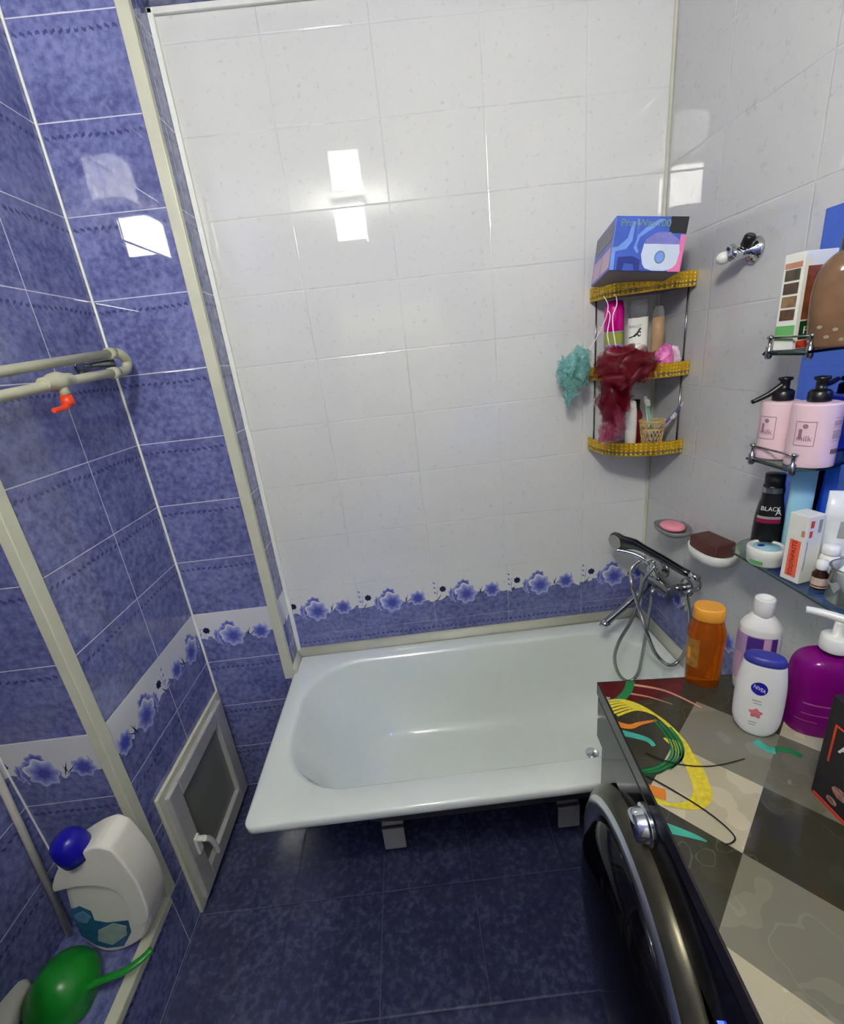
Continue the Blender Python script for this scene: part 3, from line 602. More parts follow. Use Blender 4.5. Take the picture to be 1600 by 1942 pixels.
band([(0.3491,0.5131,0.94),(0.3683,0.5037,0.94),(0.3877,0.4928,0.94),(0.3996,0.4846,0.94)], lambda s: .019 * (1 - s * .85), 8, .0006)
band([(0.3699,0.7093,0.94),(0.4081,0.6872,0.94),(0.4145,0.6692,0.94)], lambda s: .016 * (1 - s * .5), 8, .0003)
band([(0.6069,0.6531,0.94),(0.6124,0.6359,0.94),(0.6247,0.6256,0.94)], .016, 8, .0004); band([(0.629,0.631,0.94),(0.6519,0.6215,0.94),(0.66,0.6073,0.94)], .012, 6, .0004)
obj('worktop', b, top, t, recalc=False, label='marble checker worktop printed with yellow and green threads')
# door
DC = (.31, .515); R_ = .272
mxd = MW @ Matrix.Translation((.0, -DC[0], DC[1])) @ Matrix.Rotation(-PI / 2, 4, 'Y')
b = M(); R0 = lathe(b, [(R_ - .036, .018), (R_ - .030, .030), (R_ - .016, .038), (R_ + .000, .037), (R_ + .008, .030)], mx=mxd, seg=72, cap=False); dr = obj('door', b, mat('chrome_ring', (226, 228, 230), .32, 1, var=.02), t, label='round chrome door ring')
b = M(); lathe(b, [(R_ + .008, .030), (R_ + .018, .024), (R_ + .030, .006), (R_ + .030, -.004)], mx=mxd, seg=72, cap=False); obj('door_rim', b, m_rimk, dr)
b = M(); lathe(b, [(R_ - .034, .019), (R_ - .044, .040), (R_ - .07, .064), (.15, .080), (.09, .088), (.04, .091), (0, .092)], mx=mxd, seg=64); obj('door_glass', b, m_black, dr)
kn = ML(0, .285, .856); mxk = Matrix.Translation(kn) @ MW.to_3x3().to_4x4() @ Matrix.Rotation(-PI / 2, 4, 'Y')
b = M(); lathe(b, [(.036, -.002), (.036, .004), (.030, .006), (.028, .022), (.024, .027), (0, .028)], mx=mxk); obj('knob', b, m_chrome, panel, .001)
dp = ML(-.0015, .543, .812); text('A7', .035, dp, -ey * -1, (0, 0, 1), mat('display_blue', (40, 60, 255), .3, emit=((50, 70, 255), 2.0)), panel, 'display_digits', align='CENTER')

# ---------------- bottles on the machine ----------------
def bottle_thing(name, label, base): return thing(name, label, 'bottle', base)
c = Vector([(0.6113,0.8274,0.94)][0]); t = bottle_thing('shampoo_bottle', 'amber orange bottle with flat ochre cap at the far end of the worktop', c)
B = Bottle(c, smoothprof([(0, .030, .022), (.004, .034, .025), (.09, .036, .027), (.135, .037, .028), (.155, .033, .026), (.168, .029, .024), (.172, .029, .024)]), 2.6, -.5)
obj('body', B.body(M()), m_amber, t); obj('cap', Bottle(c, [(.170, .030, .025), (.172, .031, .026), (.196, .030, .025), (.20, .027, .022)], 2.4, -.5).body(M()), m_ochre, t)
b = M(); B.patch(b, PI * 1.02, PI * 1.35, .05, .125, .0008); obj('label_print', b, mat('amber_label', (150, 104, 40), .3, var=.3, scale=90), t)
obj('label_mark', B.patch(M(), PI * 1.12, PI * 1.2, .07, .10, .0014), m_ochre, t)
c = Vector([(0.7019,0.7904,0.94)][0]); t = bottle_thing('body_wash_bottle', 'white bottle with open neck and violet label behind the white lotion bottle', c)
B = Bottle(c, smoothprof([(0, .030, .024), (.005, .036, .028), (.08, .039, .030), (.150, .038, .030), (.168, .034, .027), (.185, .022, .019), (.190, .0185, .0165)]), 2.2, -.5)
obj('body', B.body(M()), m_wp, t)
b = M(); lathe(b, [(.0175, .188), (.0175, .192), (.0185, .194), (.0185, .226), (.017, .229), (.013, .229), (.012, .222), (0, .221)], c); obj('cap', b, m_wp, t)
b = M(); B.patch(b, PI * .95, PI * 1.75, .030, .148, .0008); obj('label_print', b, m_lilac, t)
b = M(); B.patch(b, PI * 1.25, PI * 1.52, .108, .146, .0014); B.patch(b, PI * 1.66, PI * 1.76, .03, .148, .0014); obj('label_panel', b, m_violet, t)
b = M(); B.patch(b, PI * 1.53, PI * 1.64, .095, .146, .0014); B.patch(b, PI * 1.0, PI * 1.2, .03, .1, .0014); obj('label_patch', b, m_pinkl, t)
c = Vector([(0.6219,0.6785,0.94)][0]); t = bottle_thing('lotion_bottle', 'white lotion bottle with navy lid and blue oval badge', c)
B = Bottle(c, smoothprof([(0, .018, .014), (.004, .026, .018), (.02, .036, .021), (.05, .040, .022), (.11, .040, .022), (.15, .036, .021), (.168, .033, .020)]), 2.3, -.62)
obj('body', B.body(M()), m_wp, t)
obj('cap', Bottle(c, smoothprof([(.166, .033, .020), (.168, .0335, .0205), (.173, .033, .020), (.180, .029, .016), (.182, .02, .01)]), 2.3, -.62).body(M()), m_violet if False else mat('navy_lid', (44, 48, 128), .35), t)
th = PI * 1.5
b = M(); B.oval(b, th - .15, .118, .021, .0145, R=.040, off=.0012); bd = obj('badge', b, m_navy, t)
B.text('NIVEA', .0115, th - .15, .118, m_wp, bd, .040, rot=-.25, off=.0016)
b = M(); B.oval(b, th - .15, .060, .016, .010, R=.04, wob=.2); obj('flower_print', b, mat('rose_print', (206, 110, 120), .4, var=.2, scale=90), t)
for q in ((-.5, .1, .088, .0905), (-.4, .15, .082, .0838), (-.55, 0, .036, .038), (-.5, -.05, .030, .032)): obj('label_line', B.patch(M(), th + q[0], th + q[1], q[2], q[3]), m_grey, t)
c = Vector([(0.7486,0.6751,0.94)][0]); t = bottle_thing('hand_soap_bottle', 'big purple liquid soap bottle with white pump under the glass shelf', c)
B = Bottle(c, smoothprof([(0, .052, .036), (.005, .058, .040), (.06, .060, .042), (.12, .060, .042), (.150, .054, .038), (.166, .038, .028), (.170, .018, .016)]), 2.7, -.35)
obj('body', B.body(M()), m_purple, t)
b = M(); lathe(b, [(.0145, .168), (.0145, .182)], c); obj('neck', b, m_clear, t)
b = M(); lathe(b, [(.023, .180), (.024, .182), (.023, .206), (.019, .210), (.008, .211), (.007, .235), (.006, .24)], c); tube(b, [c + Vector((.03, -.035, .240)), c + Vector((0, 0, .246)), c + Vector((-.020, .022, .248)), c + Vector((-.034, .036, .247))], lambda s: .0085 - .002 * s); pm = obj('pump', b, m_wp, t)
m_mauve = mat('mauve_mark', (170, 90, 130), .4)
for q in ((1.2, 1.45, .075, .078), (1.2, 1.5, .052, .054), (1.15, 1.35, .035, .0365)): obj('label_line', B.patch(M(), PI * q[0], PI * q[1], q[2], q[3]), m_mauve, t)
# hair dye carton
t = thing('hair_dye_carton', 'black carton with red edging and white letters at the front right of the worktop', 'box', (.66, .47, ZT))
bx = (.622, .405, ZT), (.69, .545, ZT + .205)
b = M(); box(b, *bx); obj('carton', b, m_boxk, t, .001)
fx = .6214
def pat(y0, y1, z0, z1, x=fx): bm = M(); box(bm, (x, y0, ZT + z0), (x + .0012, y1, ZT + z1)); return bm
for q in ((.528, .531, .085, .157), (.405, .531, .157, .160), (.405, .541, .0, .006)): obj('red_line', box(M(), (fx - .0004, q[0], ZT + q[2]), (fx + .001, q[1], ZT + q[3])), m_red2, t)
b = M(); prism(b, [(fx - .0003, .43, ZT + .165), (fx - .0003, .50, ZT + .168), (fx - .0003, .515, ZT + .19), (fx - .0003, .47, ZT + .178)], (.001, 0, 0)); obj('red_print', b, m_red2, t)
text('AR', .036, (fx - .0006, .518, ZT + .128), (0, -1, 0), (0, 0, 1), m_wp, t, align='LEFT')

m_nut = mat('nut_print', (150, 110, 96), .4, var=.5, scale=120)
for (y, z, r) in ((.50, .045, .014), (.47, .025, .016), (.44, .05, .018), (.51, .02, .009), (.455, .075, .012)): obj('photo_print', prism(M(), [(fx - .0003, y + r * math.cos(k), ZT + z + r * .7 * math.sin(k)) for k in [2 * PI * i / 9 for i in range(9)]], (.001, 0, 0)), m_nut, t)

# ---------------- corner shelf ----------------
t = thing('corner_shelf', 'three tier corner shelf with gold studded edges in the far right corner', 'shelf', (XR, YB, 1.333))
shape = [(.648, 1.598), (.652, 1.53), (.672, 1.462), (.728, 1.420), (.798, 1.397), (.880, 1.402)]
sh = spline([(x, y, 0) for x, y in shape], 5)
for z0, z1 in ((1.823, 1.865), (1.576, 1.618), (1.333, 1.376)):
    b = M(); prism(b, [(p.x, p.y, z0 + .004) for p in sh] + [(.880, 1.598, z0 + .004)], (0, 0, .012)); tr = obj('tier', b, m_shelfw, t)
    b = M(); loft(b, [[Vector((p.x, p.y, z0)) for p in sh], [Vector((p.x, p.y, z1)) for p in sh]], False, closed=False)
    loft(b, [[Vector((p.x, p.y, z1)) for p in sh], [Vector((p.x + .003, p.y + .003, z1)) for p in sh]], False, closed=False)
    loft(b, [[Vector((p.x + .003, p.y + .003, z1)) for p in sh], [Vector((p.x + .003, p.y + .003, z0)) for p in sh]], False, closed=False)
    # studs, four rows
    acc = 0; seg = []
    for p, q in zip(sh, sh[1:]):
        L_ = (q - p).length; n = max(1, int(L_ / .0085))
        for i in range(n): seg.append((p + (q - p) * ((i + .5) / n), (q - p).normalized()))
    for p, d in seg:
        nn = Vector((d.y, -d.x, 0)); nn = nn if nn.dot(Vector((-1, -1, 0))) > 0 else -nn
        for r_ in range(4):
            zc = z0 + (z1 - z0) * (r_ + .6) / 4.2; c_ = Vector((p.x, p.y, zc)); s_ = .0034
            a = [b.verts.new(c_ + d * s_ * u_ + Vector((0, 0, s_ * v_)) + nn * .0003) for u_, v_ in ((-1, -1), (1, -1), (1, 1), (-1, 1))]; tp = b.verts.new(c_ + nn * .003)
            for i in range(4): b.faces.new((a[i], a[(i + 1) % 4], tp)).material_index = 1
    obj('gold_edge', b, [m_gold, m_goldgem], tr)
for z0, z1 in ((1.339, 1.578), (1.58, 1.826)):
    for x, y in ((.868, 1.418), (.664, 1.585)): obj('rod', tube(M(), [(x, y, z0), (x, y, z1)], .0028, smooth=0), m_chromed, t)
# carton on the top tier
t = thing('appliance_carton', 'blue cardboard carton picturing a white wax heater on the top tier', 'box', (.68, 1.41, 1.866))
BL = Vector((.59, 1.33, 1.881)); BR = Vector((.765, 1.297, 1.854)); TL = Vector((.610, 1.337, 2.008)); bB = Vector((.626, 1.537, 1.864))
u_, v_, n_ = BR - BL, bB - BL, TL - BL; TL = BL + n_
b = M(); vs = [BL, BR, BR + v_, bB]; prism(b, vs, n_); b.faces.ensure_lookup_table()
nf = (u_.cross(n_)).normalized(); nl = n_.cross(v_).normalized()
obj('carton', b, [m_boxb], t, .001)
def F(a, z, off=.0006): return BL + u_ * a + n_ * z - (nf * -off if nf.y < 0 else nf * off)
def fp(pts, m, nm, off=.0006):
    bm = M(); P_ = [F(a, z, off) for a, z in pts]; prism(bm, P_, (nf if nf.y > 0 else -nf) * .0005); return obj(nm, bm, m, t)
fp([(.76, .7), (.76, 1), (1, 1), (1, .7)], m_boxk, 'black_print')
fp([(.82, 0), (1, 0), (1, .68), (.93, .68), (.93, .2), (.82, .12)], m_pinkp, 'pink_print', .0007)
fp([(.0, 0), (.0, .42), (.08, .44), (.2, .6), (.24, .9), (.28, .9), (.27, .55), (.2, .4), (.05, .35), (.06, 0)], m_boxl, 'light_print', .0009)
fp([(.30, .95), (.33, .95), (.33, .6), (.30, .42), (.36, .32), (.38, .36), (.34, .46), (.37, .62), (.55, .8), (.68, .95), (.60, .95), (.42, .78), (.34, .66)], m_boxl, 'light_print', .0009)
fp([(.1, 0), (.1, .25), (.3, .27), (.42, .2), (.42, .0), (.35, 0), (.33, .12), (.2, .14), (.18, 0)], m_boxd, 'dark_print', .0008)
pot = [(.46, .12), (.50, .05), (.60, .01), (.78, .01), (.88, .06), (.93, .14), (.95, .35), (.93, .50), (.44, .50), (.42, .30)]
po = fp(pot, mat('pot_print', (196, 208, 226), .35, var=.04), 'heater_print', .0012)
fp([(.44, .50), (.93, .50), (.92, .58), (.82, .68), (.78, .72), (.62, .72), (.56, .68), (.46, .58)], mat('lid_print', (120, 120, 190), .3, var=.15, scale=60), 'lid_print', .0013)
fp([(.685 + .075 * math.cos(k), .26 + .12 * math.sin(k)) for k in [2 * PI * i / 20 for i in range(20)]], mat('dial_grey', (110, 120, 150), .35), 'dial_print', .0018)
fp([(.685 + .058 * math.cos(k), .26 + .095 * math.sin(k)) for k in [2 * PI * i / 20 for i in range(20)]], m_boxl, 'dial_print', .0022)
text('Pro-Wax100', .024, F(.42, .87, .0012), u_, n_, mat('sage_print', (120, 150, 130), .4), t)

LS = lambda a, z, off: BL + v_ * a + n_ * z + (nl if nl.x < 0 else -nl) * off
for q, mm in (([(.05, .05), (.05, .45), (.48, .45), (.48, .05)], m_pinkl), ([(.52, .05), (.52, .45), (.95, .45), (.95, .05)], m_pinkl), ([(.1, .6), (.1, .95), (.95, .95), (.95, .6)], m_boxg)):
    bm = M(); prism(bm, [LS(a, z, .0002) for a, z in q], (nl if nl.x < 0 else -nl) * .0006); obj('side_print', bm, mm, t)
bm = M(); prism(bm, [BL + u_ * .02 + v_ * .02, BR - u_ * .02 + v_ * .02, BR + v_ * .98 - u_ * .02, BL + v_ * .98 + u_ * .02], -n_.normalized() * .0008); obj('underside', bm, m_boxg, t, label='plain grey bottom of the carton')
b = M(); box(b, (.838, 1.50, 1.8405), (.876, 1.535, 1.935)); tag(obj('green_packet', b, mat('packet_green', (136, 146, 112), .35, var=.2), None, .004), 'small olive green packet behind the blue carton on the top tier', 'packet')

# things on the middle tier
Z2 = 1.5925
def cyl(name, prof, c, m, parent=None, **k): return obj(name, lathe(M(), prof, c, **k), m, parent)
c = Vector((.700, 1.53, Z2)); t = thing('conditioner_bottle', 'bottle with magenta cap and green and violet label on the middle tier', 'bottle', c)
cyl('body', [(.026, 0), (.029, .004), (.029, .125), (.027, .135)], c, m_lilac, t); cyl('cap', [(.027, .133), (.030, .136), (.029, .20), (.024, .222), (0, .226)], c, m_magenta, t)
B = Bottle(c, [(0, .029, .029), (.135, .029, .029)], 2); b = M(); B.patch(b, PI, 2 * PI, .095, .130); obj('label_print', b, m_olive, t)
b = M(); B.oval(b, PI * 1.5, .075, .016, .014, R=.029); obj('label_badge', b, m_violet, t)
c = Vector((.758, 1.49, Z2)); t = thing('cream_jar', 'clear topped white bottle with black dancer print on the middle tier', 'bottle', c)
B = Bottle(c, [(0, .028, .022), (.004, .030, .024), (.165, .029, .023)], 2.6, -.45)
obj('body', B.body(M()), m_paper, t); cyl('cap', [(.022, .163), (.026, .166), (.0265, .21), (.022, .214), (0, .214)], c, m_clear, t)
th = PI * 1.42
b = M(); 
for a0, z0, a1, z1, w0 in ((-.018, .108, -.004, .112, .0016), (-.004, .111, .006, .120, .003), (.006, .120, .015, .134, .0028), (.004, .118, .012, .110, .0018), (.012, .110, .016, .114, .0014), (.010, .126, .016, .120, .0016)):
    P_ = [B.surf(th + (a0 + (a1 - a0) * i / 5) / .026, z0 + (z1 - z0) * i / 5, .001) for i in range(6)]; strip(b, P_, w0 * 2, (-.5, -.85, 0))
obj('dancer_print', b, m_bk, t, recalc=False)
B.text('BALLET', .011, th, .140, m_grey, t, .026); B.text('delicate cream', .0062, th, .088, m_grey, t, .026)
for q in (.070, .060): obj('label_line', B.patch(M(), th - .6, th + .4, q, q + .0008), m_grey, t)
c = Vector((.812, 1.47, Z2)); t = thing('tan_tube', 'tan cosmetic tube with clear top on the middle tier', 'tube', c)
obj('body', lathe(M(), [(.016, 0), (.018, .004), (.019, .13), (.017, .16)], c), m_tan, t); obj('cap', lathe(M(), [(.015, .158), (.016, .162), (.0155, .19), (0, .192)], c), m_clear, t)
def crumple(bm, c, sx, sy, sz, seed, amp=.35):
    rnd = random.Random(seed); g = []; N = 12
    for j in range(7):
        ph = PI * j / 6
        for_ = [Vector((c[0] + sx * math.sin(ph) * math.cos(2 * PI * i / N) * (1 + amp * (rnd.random() - .5)), c[1] + sy * math.sin(ph) * math.sin(2 * PI * i / N) * (1 + amp * (rnd.random() - .5)), max(c[2] - sz, c[2] - sz * math.cos(ph) * (1 + amp * (rnd.random() - .3))))) for i in range(N)]
        g.append(for_)
    return loft(bm, g)
b = M(); crumple(b, (.818, 1.430, Z2 + .034), .034, .026, .034, 3, .7); o = tag(obj('pink_sachet', b, mat('sachet_pink', (214, 110, 176), .3, var=.35, scale=70), None), 'crumpled bright pink sachet at the right of the middle tier', 'sachet')
for f_ in o.data.polygons: f_.use_smooth = False
b = M(); crumple(b, (.852, 1.445, Z2 + .030), .022, .02, .030, 8, .8); o = tag(obj('white_sachet', b, mat('sachet_white', (222, 200, 214), .3, var=.25, scale=60), None), 'crumpled pale white sachet beside the pink sachet on the middle tier', 'sachet')
for f_ in o.data.polygons: f_.use_smooth = False
# things on the bottom tier
Z3 = 1.3495
c = Vector((.735, 1.458, Z3)); t = thing('cream_tube', 'slim white cream tube standing on the bottom tier left of the wicker cup', 'tube', c)
obj('body', lathe(M(), [(.015, 0), (.0165, .003), (.0175, .05), (.0165, .11), (.015, .135)], c), m_wp, t); obj('cap', lathe(M(), [(.014, .134), (.0145, .138), (.012, .155), (.006, .160), (0, .161)], c), m_wp2, t)
c = Vector((.785, 1.53, Z3)); t = thing('small_bottle', 'dark red bottle at the back of the bottom tier', 'bottle', c)
obj('body', lathe(M(), [(.020, 0), (.022, .004), (.022, .10), (.014, .118)], c), m_redd, t); obj('cap', lathe(M(), [(.013, .117), (.013, .15), (0, .151)], c), m_bk, t)
cc = Vector((.802, 1.450, Z3)); t = thing('wicker_cup', 'small woven wicker cup holding toothbrushes on the bottom tier', 'cup', cc)
def wr(s): return .0275 + .0115 * s
Hc = .085; b = M(); nst = 18
for k in range(nst):
    for sg in (1, -1):
        P_ = []
        for i in range(5):
            s = i / 4 * .66; a = 2 * PI * k / nst + sg * s * 1.1; r = wr(s) + .0006 * sg; P_.append(cc + Vector((r * math.cos(a), r * math.sin(a), .004 + s * Hc)))
        tube(b, P_, .0012, 5, smooth=0)
for k in range(36):
    a = 2 * PI * k / 36; tube(b, [cc + Vector((wr(s) * math.cos(a), wr(s) * math.sin(a), .004 + s * Hc)) for s in (.64, 1.0)], .0012, 5, smooth=0)
for s, r in ((0, .002), (.33, .0012), (.66, .0018), (.70, .0018), (.96, .002), (1.0, .0024)): tube(b, [cc + Vector((wr(s) * math.cos(a), wr(s) * math.sin(a), .004 + s * Hc)) for a in [2 * PI * i / 30 for i in range(30)]], r, 6, True, smooth=0)
lathe(b, [(.027, .001), (.027, .004)], cc); obj('weave', b, m_wick, t)
def brush(label, m1, m2, base, tip, hd=(0, -1, 0)):
    base = Vector(base); tip = Vector(tip); d = (tip - base).normalized(); t = thing('toothbrush', label, 'toothbrush', base, 'toothbrushes in the wicker cup')
    L_ = (tip - base).length
    obj('handle', tube(M(), [base, base + d * L_ * .3, base + d * L_ * .55, base + d * L_ * .78, tip], lambda s: .0032 + .0022 * math.exp(-((s - .35) / .2) ** 2)), m1, t)
    b = M(); s = d.cross(Vector(hd)).normalized(); h = Vector(hd).normalized()
    pts = [tip + d * .024 * math.cos(k) * .5 + s * .0055 * math.sin(k) for k in [2 * PI * i / 14 for i in range(14)]]; prism(b, pts, h * .004); hd_ = obj('head', b, m2, t)
    b = M()
    for i in range(-2, 3):
        for j in (-1, 0, 1): q = tip + d * .0045 * i + s * .003 * j + h * .004; tube(b, [q, q + h * .009], .0012, 5, smooth=0)
    obj('bristles', b, m_wp, hd_)
    return t
brush('toothbrush with white head and mint green grip leaning left in the wicker cup', mat('mint', (120, 196, 170), .3), m_wp, cc + Vector((.012, .004, .014)), cc + Vector((-.028, -.012, .150)))
brush('blue handled toothbrush leaning far right out of the wicker cup', mat('brush_blue', (52, 70, 150), .3), mat('brush_blue2', (44, 62, 150), .3), cc + Vector((-.010, 0, .014)), cc + Vector((.078, -.02, .130)), (.3, -.6, .6))
brush('lilac and white toothbrush leaning right in front of the blue one', m_lilac, m_wp2, cc + Vector((-.012, -.008, .014)), cc + Vector((.055, -.025, .098)), (-.5, -.6, .4))
brush('white toothbrush standing at the back of the wicker cup', m_wp, m_wp, cc + Vector((.004, .01, .014)), cc + Vector((-.018, .016, .155)), (-.4, -.8, .2))

# scrubbing puffs
def puff(bm, c, r, n, seed, w=.016, sx=1, sz=1):
    rnd = random.Random(seed); c = Vector(c)
    for i in range(n):
        d = Vector((rnd.gauss(0, 1), rnd.gauss(0, 1), rnd.gauss(0, 1))).normalized(); tn = d.cross(Vector((rnd.gauss(0, 1), rnd.gauss(0, 1), rnd.gauss(0, 1)))).normalized(); bn = d.cross(tn)
        R = r * rnd.uniform(.75, 1.12); lw = rnd.uniform(.3, .55) * r; ph = rnd.random() * 6; prev = None
        for k in range(21):
            s = k / 20; p = d * R * math.sin(PI * s) ** .7 + tn * lw * math.sin(2 * PI * s) + bn * .08 * r * math.sin(5 * PI * s + ph)
            ww = w * (.6 + .5 * math.sin(PI * s)); q = bn * ww + d * ww * .35 * math.sin(6 * PI * s + ph)
            P_ = [Vector((v.x * sx, v.y, v.z * sz)) + c for v in (p + q, p, p - q + tn * .2 * ww)]
            cur = [bm.verts.new(v) for v in P_]
            if prev:
                for a in (0, 1): f = bm.faces.new((prev[a], prev[a + 1], cur[a + 1], cur[a])); f.smooth = True
            prev = cur
c = Vector((.560, 1.505, 1.622)); t = thing('bath_puff', 'pale teal mesh bath puff hanging at the left of the corner shelf', 'bath puff', c)
b = M(); puff(b, c, .058, 26, 5, .022, .85, 1.15); puff(b, c + Vector((-.01, 0, -.08)), .032, 5, 8, .018, .7, 1.2); obj('mesh', b, m_sponge_t, t, recalc=False)
obj('cord', tube(M(), [c + Vector((.03, -.01, .03)), c + Vector((.062, -.02, .085)), c + Vector((.085, -.03, .135)), (.655, 1.475, 1.80), (.652, 1.50, 1.83)], .0015, 6), m_cord, t)
c = Vector((.655, 1.385, 1.622)); t = thing('bath_puff', 'dark red mesh bath sponge with long tail hanging before the corner shelf', 'bath puff', c)
b = M(); puff(b, c, .068, 26, 11, .030, 1.0, .85); puff(b, c + Vector((-.012, .0, -.075)), .058, 22, 12, .030, .72, 1.35); puff(b, c + Vector((.045, 0, .0)), .054, 14, 15, .028, 1, .9); ball(b, c + Vector((-.004, 0, -.01)), .048, 1, .8, 1.1); ball(b, c + Vector((-.018, 0, -.09)), .034, .8, .7, 1.6); obj('mesh', b, m_sponge_r, t, recalc=False)
b = M(); puff(b, c + Vector((-.015, .0, -.165)), .042, 12, 13, .026, .8, 1.2); puff(b, c + Vector((-.035, .0, -.205)), .026, 7, 17, .018, .7, 1.2); obj('tail', b, m_sponge_p, t, recalc=False, label='pink faded mesh tail')
obj('cord', tube(M(), [c + Vector((-.01, -.0, .05)), c + Vector((-.022, .0, .10)), (.650, 1.43, 1.768), (.668, 1.445, 1.80), (.668, 1.455, 1.83)], .0016, 6), m_cord, t)
obj('cord', tube(M(), [c + Vector((-.032, -.0, .06)), c + Vector((-.04, .0, .10)), (.642, 1.43, 1.768), (.640, 1.44, 1.785)], .0014, 6), m_cord, t)

# ---------------- right wall fittings ----------------
hc = Vector((XR, 1.185, 1.872)); t = thing('shower_holder', 'chrome wall holder with white knob high on the right tiled wall', 'shower holder', hc)
b = M(); mx = Matrix.Translation(hc) @ Matrix.Rotation(-PI / 2, 4, 'Y'); lathe(b, [(.030, 0), (.029, .006), (.022, .012), (.014, .018), (.012, .030)], mx=mx); obj('rosette', b, m_chrome, t)
b = M(); tube(b, [hc + Vector((-.02, 0, 0)), hc + Vector((-.038, .008, -.002)), hc + Vector((-.050, .020, -.006))], .014); tube(b, [hc + Vector((-.045, -.008, -.012)), hc + Vector((-.05, .018, .014))], .010, smooth=0); br = obj('arm', b, m_chrome, t)
b = M(); ball(b, hc + Vector((-.054, .034, -.006)), .016, 1, 1, .9); obj('knob', b, m_wp, br)
b = M(); mx = Matrix.Translation(hc + Vector((-.03, -.012, .018))) @ Matrix.Rotation(.6, 4, 'X'); lathe(b, [(.010, -.012), (.013, -.008), (.013, .012), (.009, .016)], mx=mx); obj('clamp', b, m_bk, br)

def dish(name, label, c, a, bb, h, m, soap):
    t = thing(name, label, 'soap dish', (XR, c[1], c[2]))
    B = [(0, .80), (.3, .93), (1, 1)]; bm = M(); rings = [sring((c[0], c[1]), a * s, bb * s, c[2] - h + h * z, 2.6) for z, s in B] + [sring((c[0], c[1]), a * .93, bb * .95, c[2], 2.6), sring((c[0], c[1]), a * .7, bb * .8, c[2] - h * .6, 2.6)]
    loft(bm, rings); obj('bowl', bm, m, t, smooth=False)
    bm = M(); box(bm, (c[0] + a * .8, c[1] - .025, c[2] - h * .7), (XR, c[1] + .025, c[2] + .004)); obj('wall_mount', bm, m, t, .003)
    return t
dish('soap_dish', 'translucent grey soap dish holding a pink soap on the right wall', (.833, 1.345, 1.10), .046, .066, .02, m_dish, 0)
b = M(); lathe(b, [(.001, 0), (.030, .002), (.036, .008), (.033, .015), (.02, .018), (0, .0185)], (.833, 1.345, 1.0925), ratio=1.25); tag(obj('soap_bar', b, m_soapp, None, smooth=True), 'pink oval soap bar lying in the grey dish', 'soap')
dish('soap_dish', 'white soap dish holding a brown soap block on the right wall', (.826, 1.135, 1.115), .050, .072, .036, m_wp, 0)
b = M(); mxs = Matrix.Translation((.828, 1.142, 1.121)) @ Matrix.Rotation(.15, 4, 'Z'); box(b, (-.032, -.05, -.022), (.032, .05, .022), mx=mxs); tag(obj('soap_bar', b, m_soapb, None, .006), 'dark brown block of soap on the white dish', 'soap')

# mirror and its glass shelves
b = M(); box(b, (XR - .006, .42, 1.10), (XR - .0005, .997, 1.907)); tag(obj('wall_mirror', b, m_mirror, None, .001), 'blue tinted mirror panel behind the glass shelves on the right wall', 'mirror')
def gshelf(label, z, pts, posts, rail):
    t = thing('glass_shelf', label, 'shelf', (XR - .006, .92, z), 'glass shelves on the blue mirror')
    bm = M(); prism(bm, [(x, y, z - .005) for x, y in pts], (0, 0, .005)); g = obj('glass_plate', bm, [m_glass], t)
    bm = M(); ed = pts[:-1] if True else pts
    loft(bm, [[Vector((x - .0004, y, z - .005)) for x, y in ed], [Vector((x - .0004, y, z)) for x, y in ed], [Vector((x - .0014, y, z - .0025)) for x, y in ed], [Vector((x - .0004, y, z - .005)) for x, y in ed]], False, closed=False); obj('glass_edge', bm, m_glassedge, g)
    for x, y in posts:
        bm = M(); lathe(bm, [(.0045, -.016), (.0065, -.012), (.0065, .008), (.0035, .010), (.0035, .022), (.005, .024), (.005, .030), (0, .031)], (x, y, z)); obj('post', bm, m_chromed, t)
    if rail:
        bm = M(); tube(bm, [(rail[0][0], rail[0][1] + .008, z + .026), (rail[1][0], rail[1][1], z + .026), (XR - .008, rail[1][1] + .004, z + .026)], .0022, 6, smooth=0); obj('rail', bm, m_chromed, t)
        bm = M(); tube(bm, [(rail[0][0], rail[0][1] + .014, z - .006), (rail[1][0], rail[1][1] - .002, z - .006)], .003, 6, smooth=0); obj('rail', bm, m_bk, t)
gshelf('small top glass shelf with chrome rail holding the hair dye box', 1.650, [(.876, .972), (.77, .972), (.766, .86), (.876, .872), (.876, .972)], [(.774, .965), (.776, .868)], ((.774, .965), (.776, .868)))
gshelf('small middle glass shelf with chrome rail holding the two pink pump bottles', 1.424, [(.876, .970), (.765, .968), (.758, .85), (.80, .832), (.84, .836), (.876, .855), (.876, .970)], [(.766, .962), (.766, .852)], ((.766, .962), (.766, .852)))
gshelf('long bottom glass shelf carrying the tooth powder box and cotton jar', 1.185, [(.876, 1.04), (.82, 1.025), (.775, .995), (.759, .965), (.756, .42), (.876, .42), (.876, 1.04)], [], None)
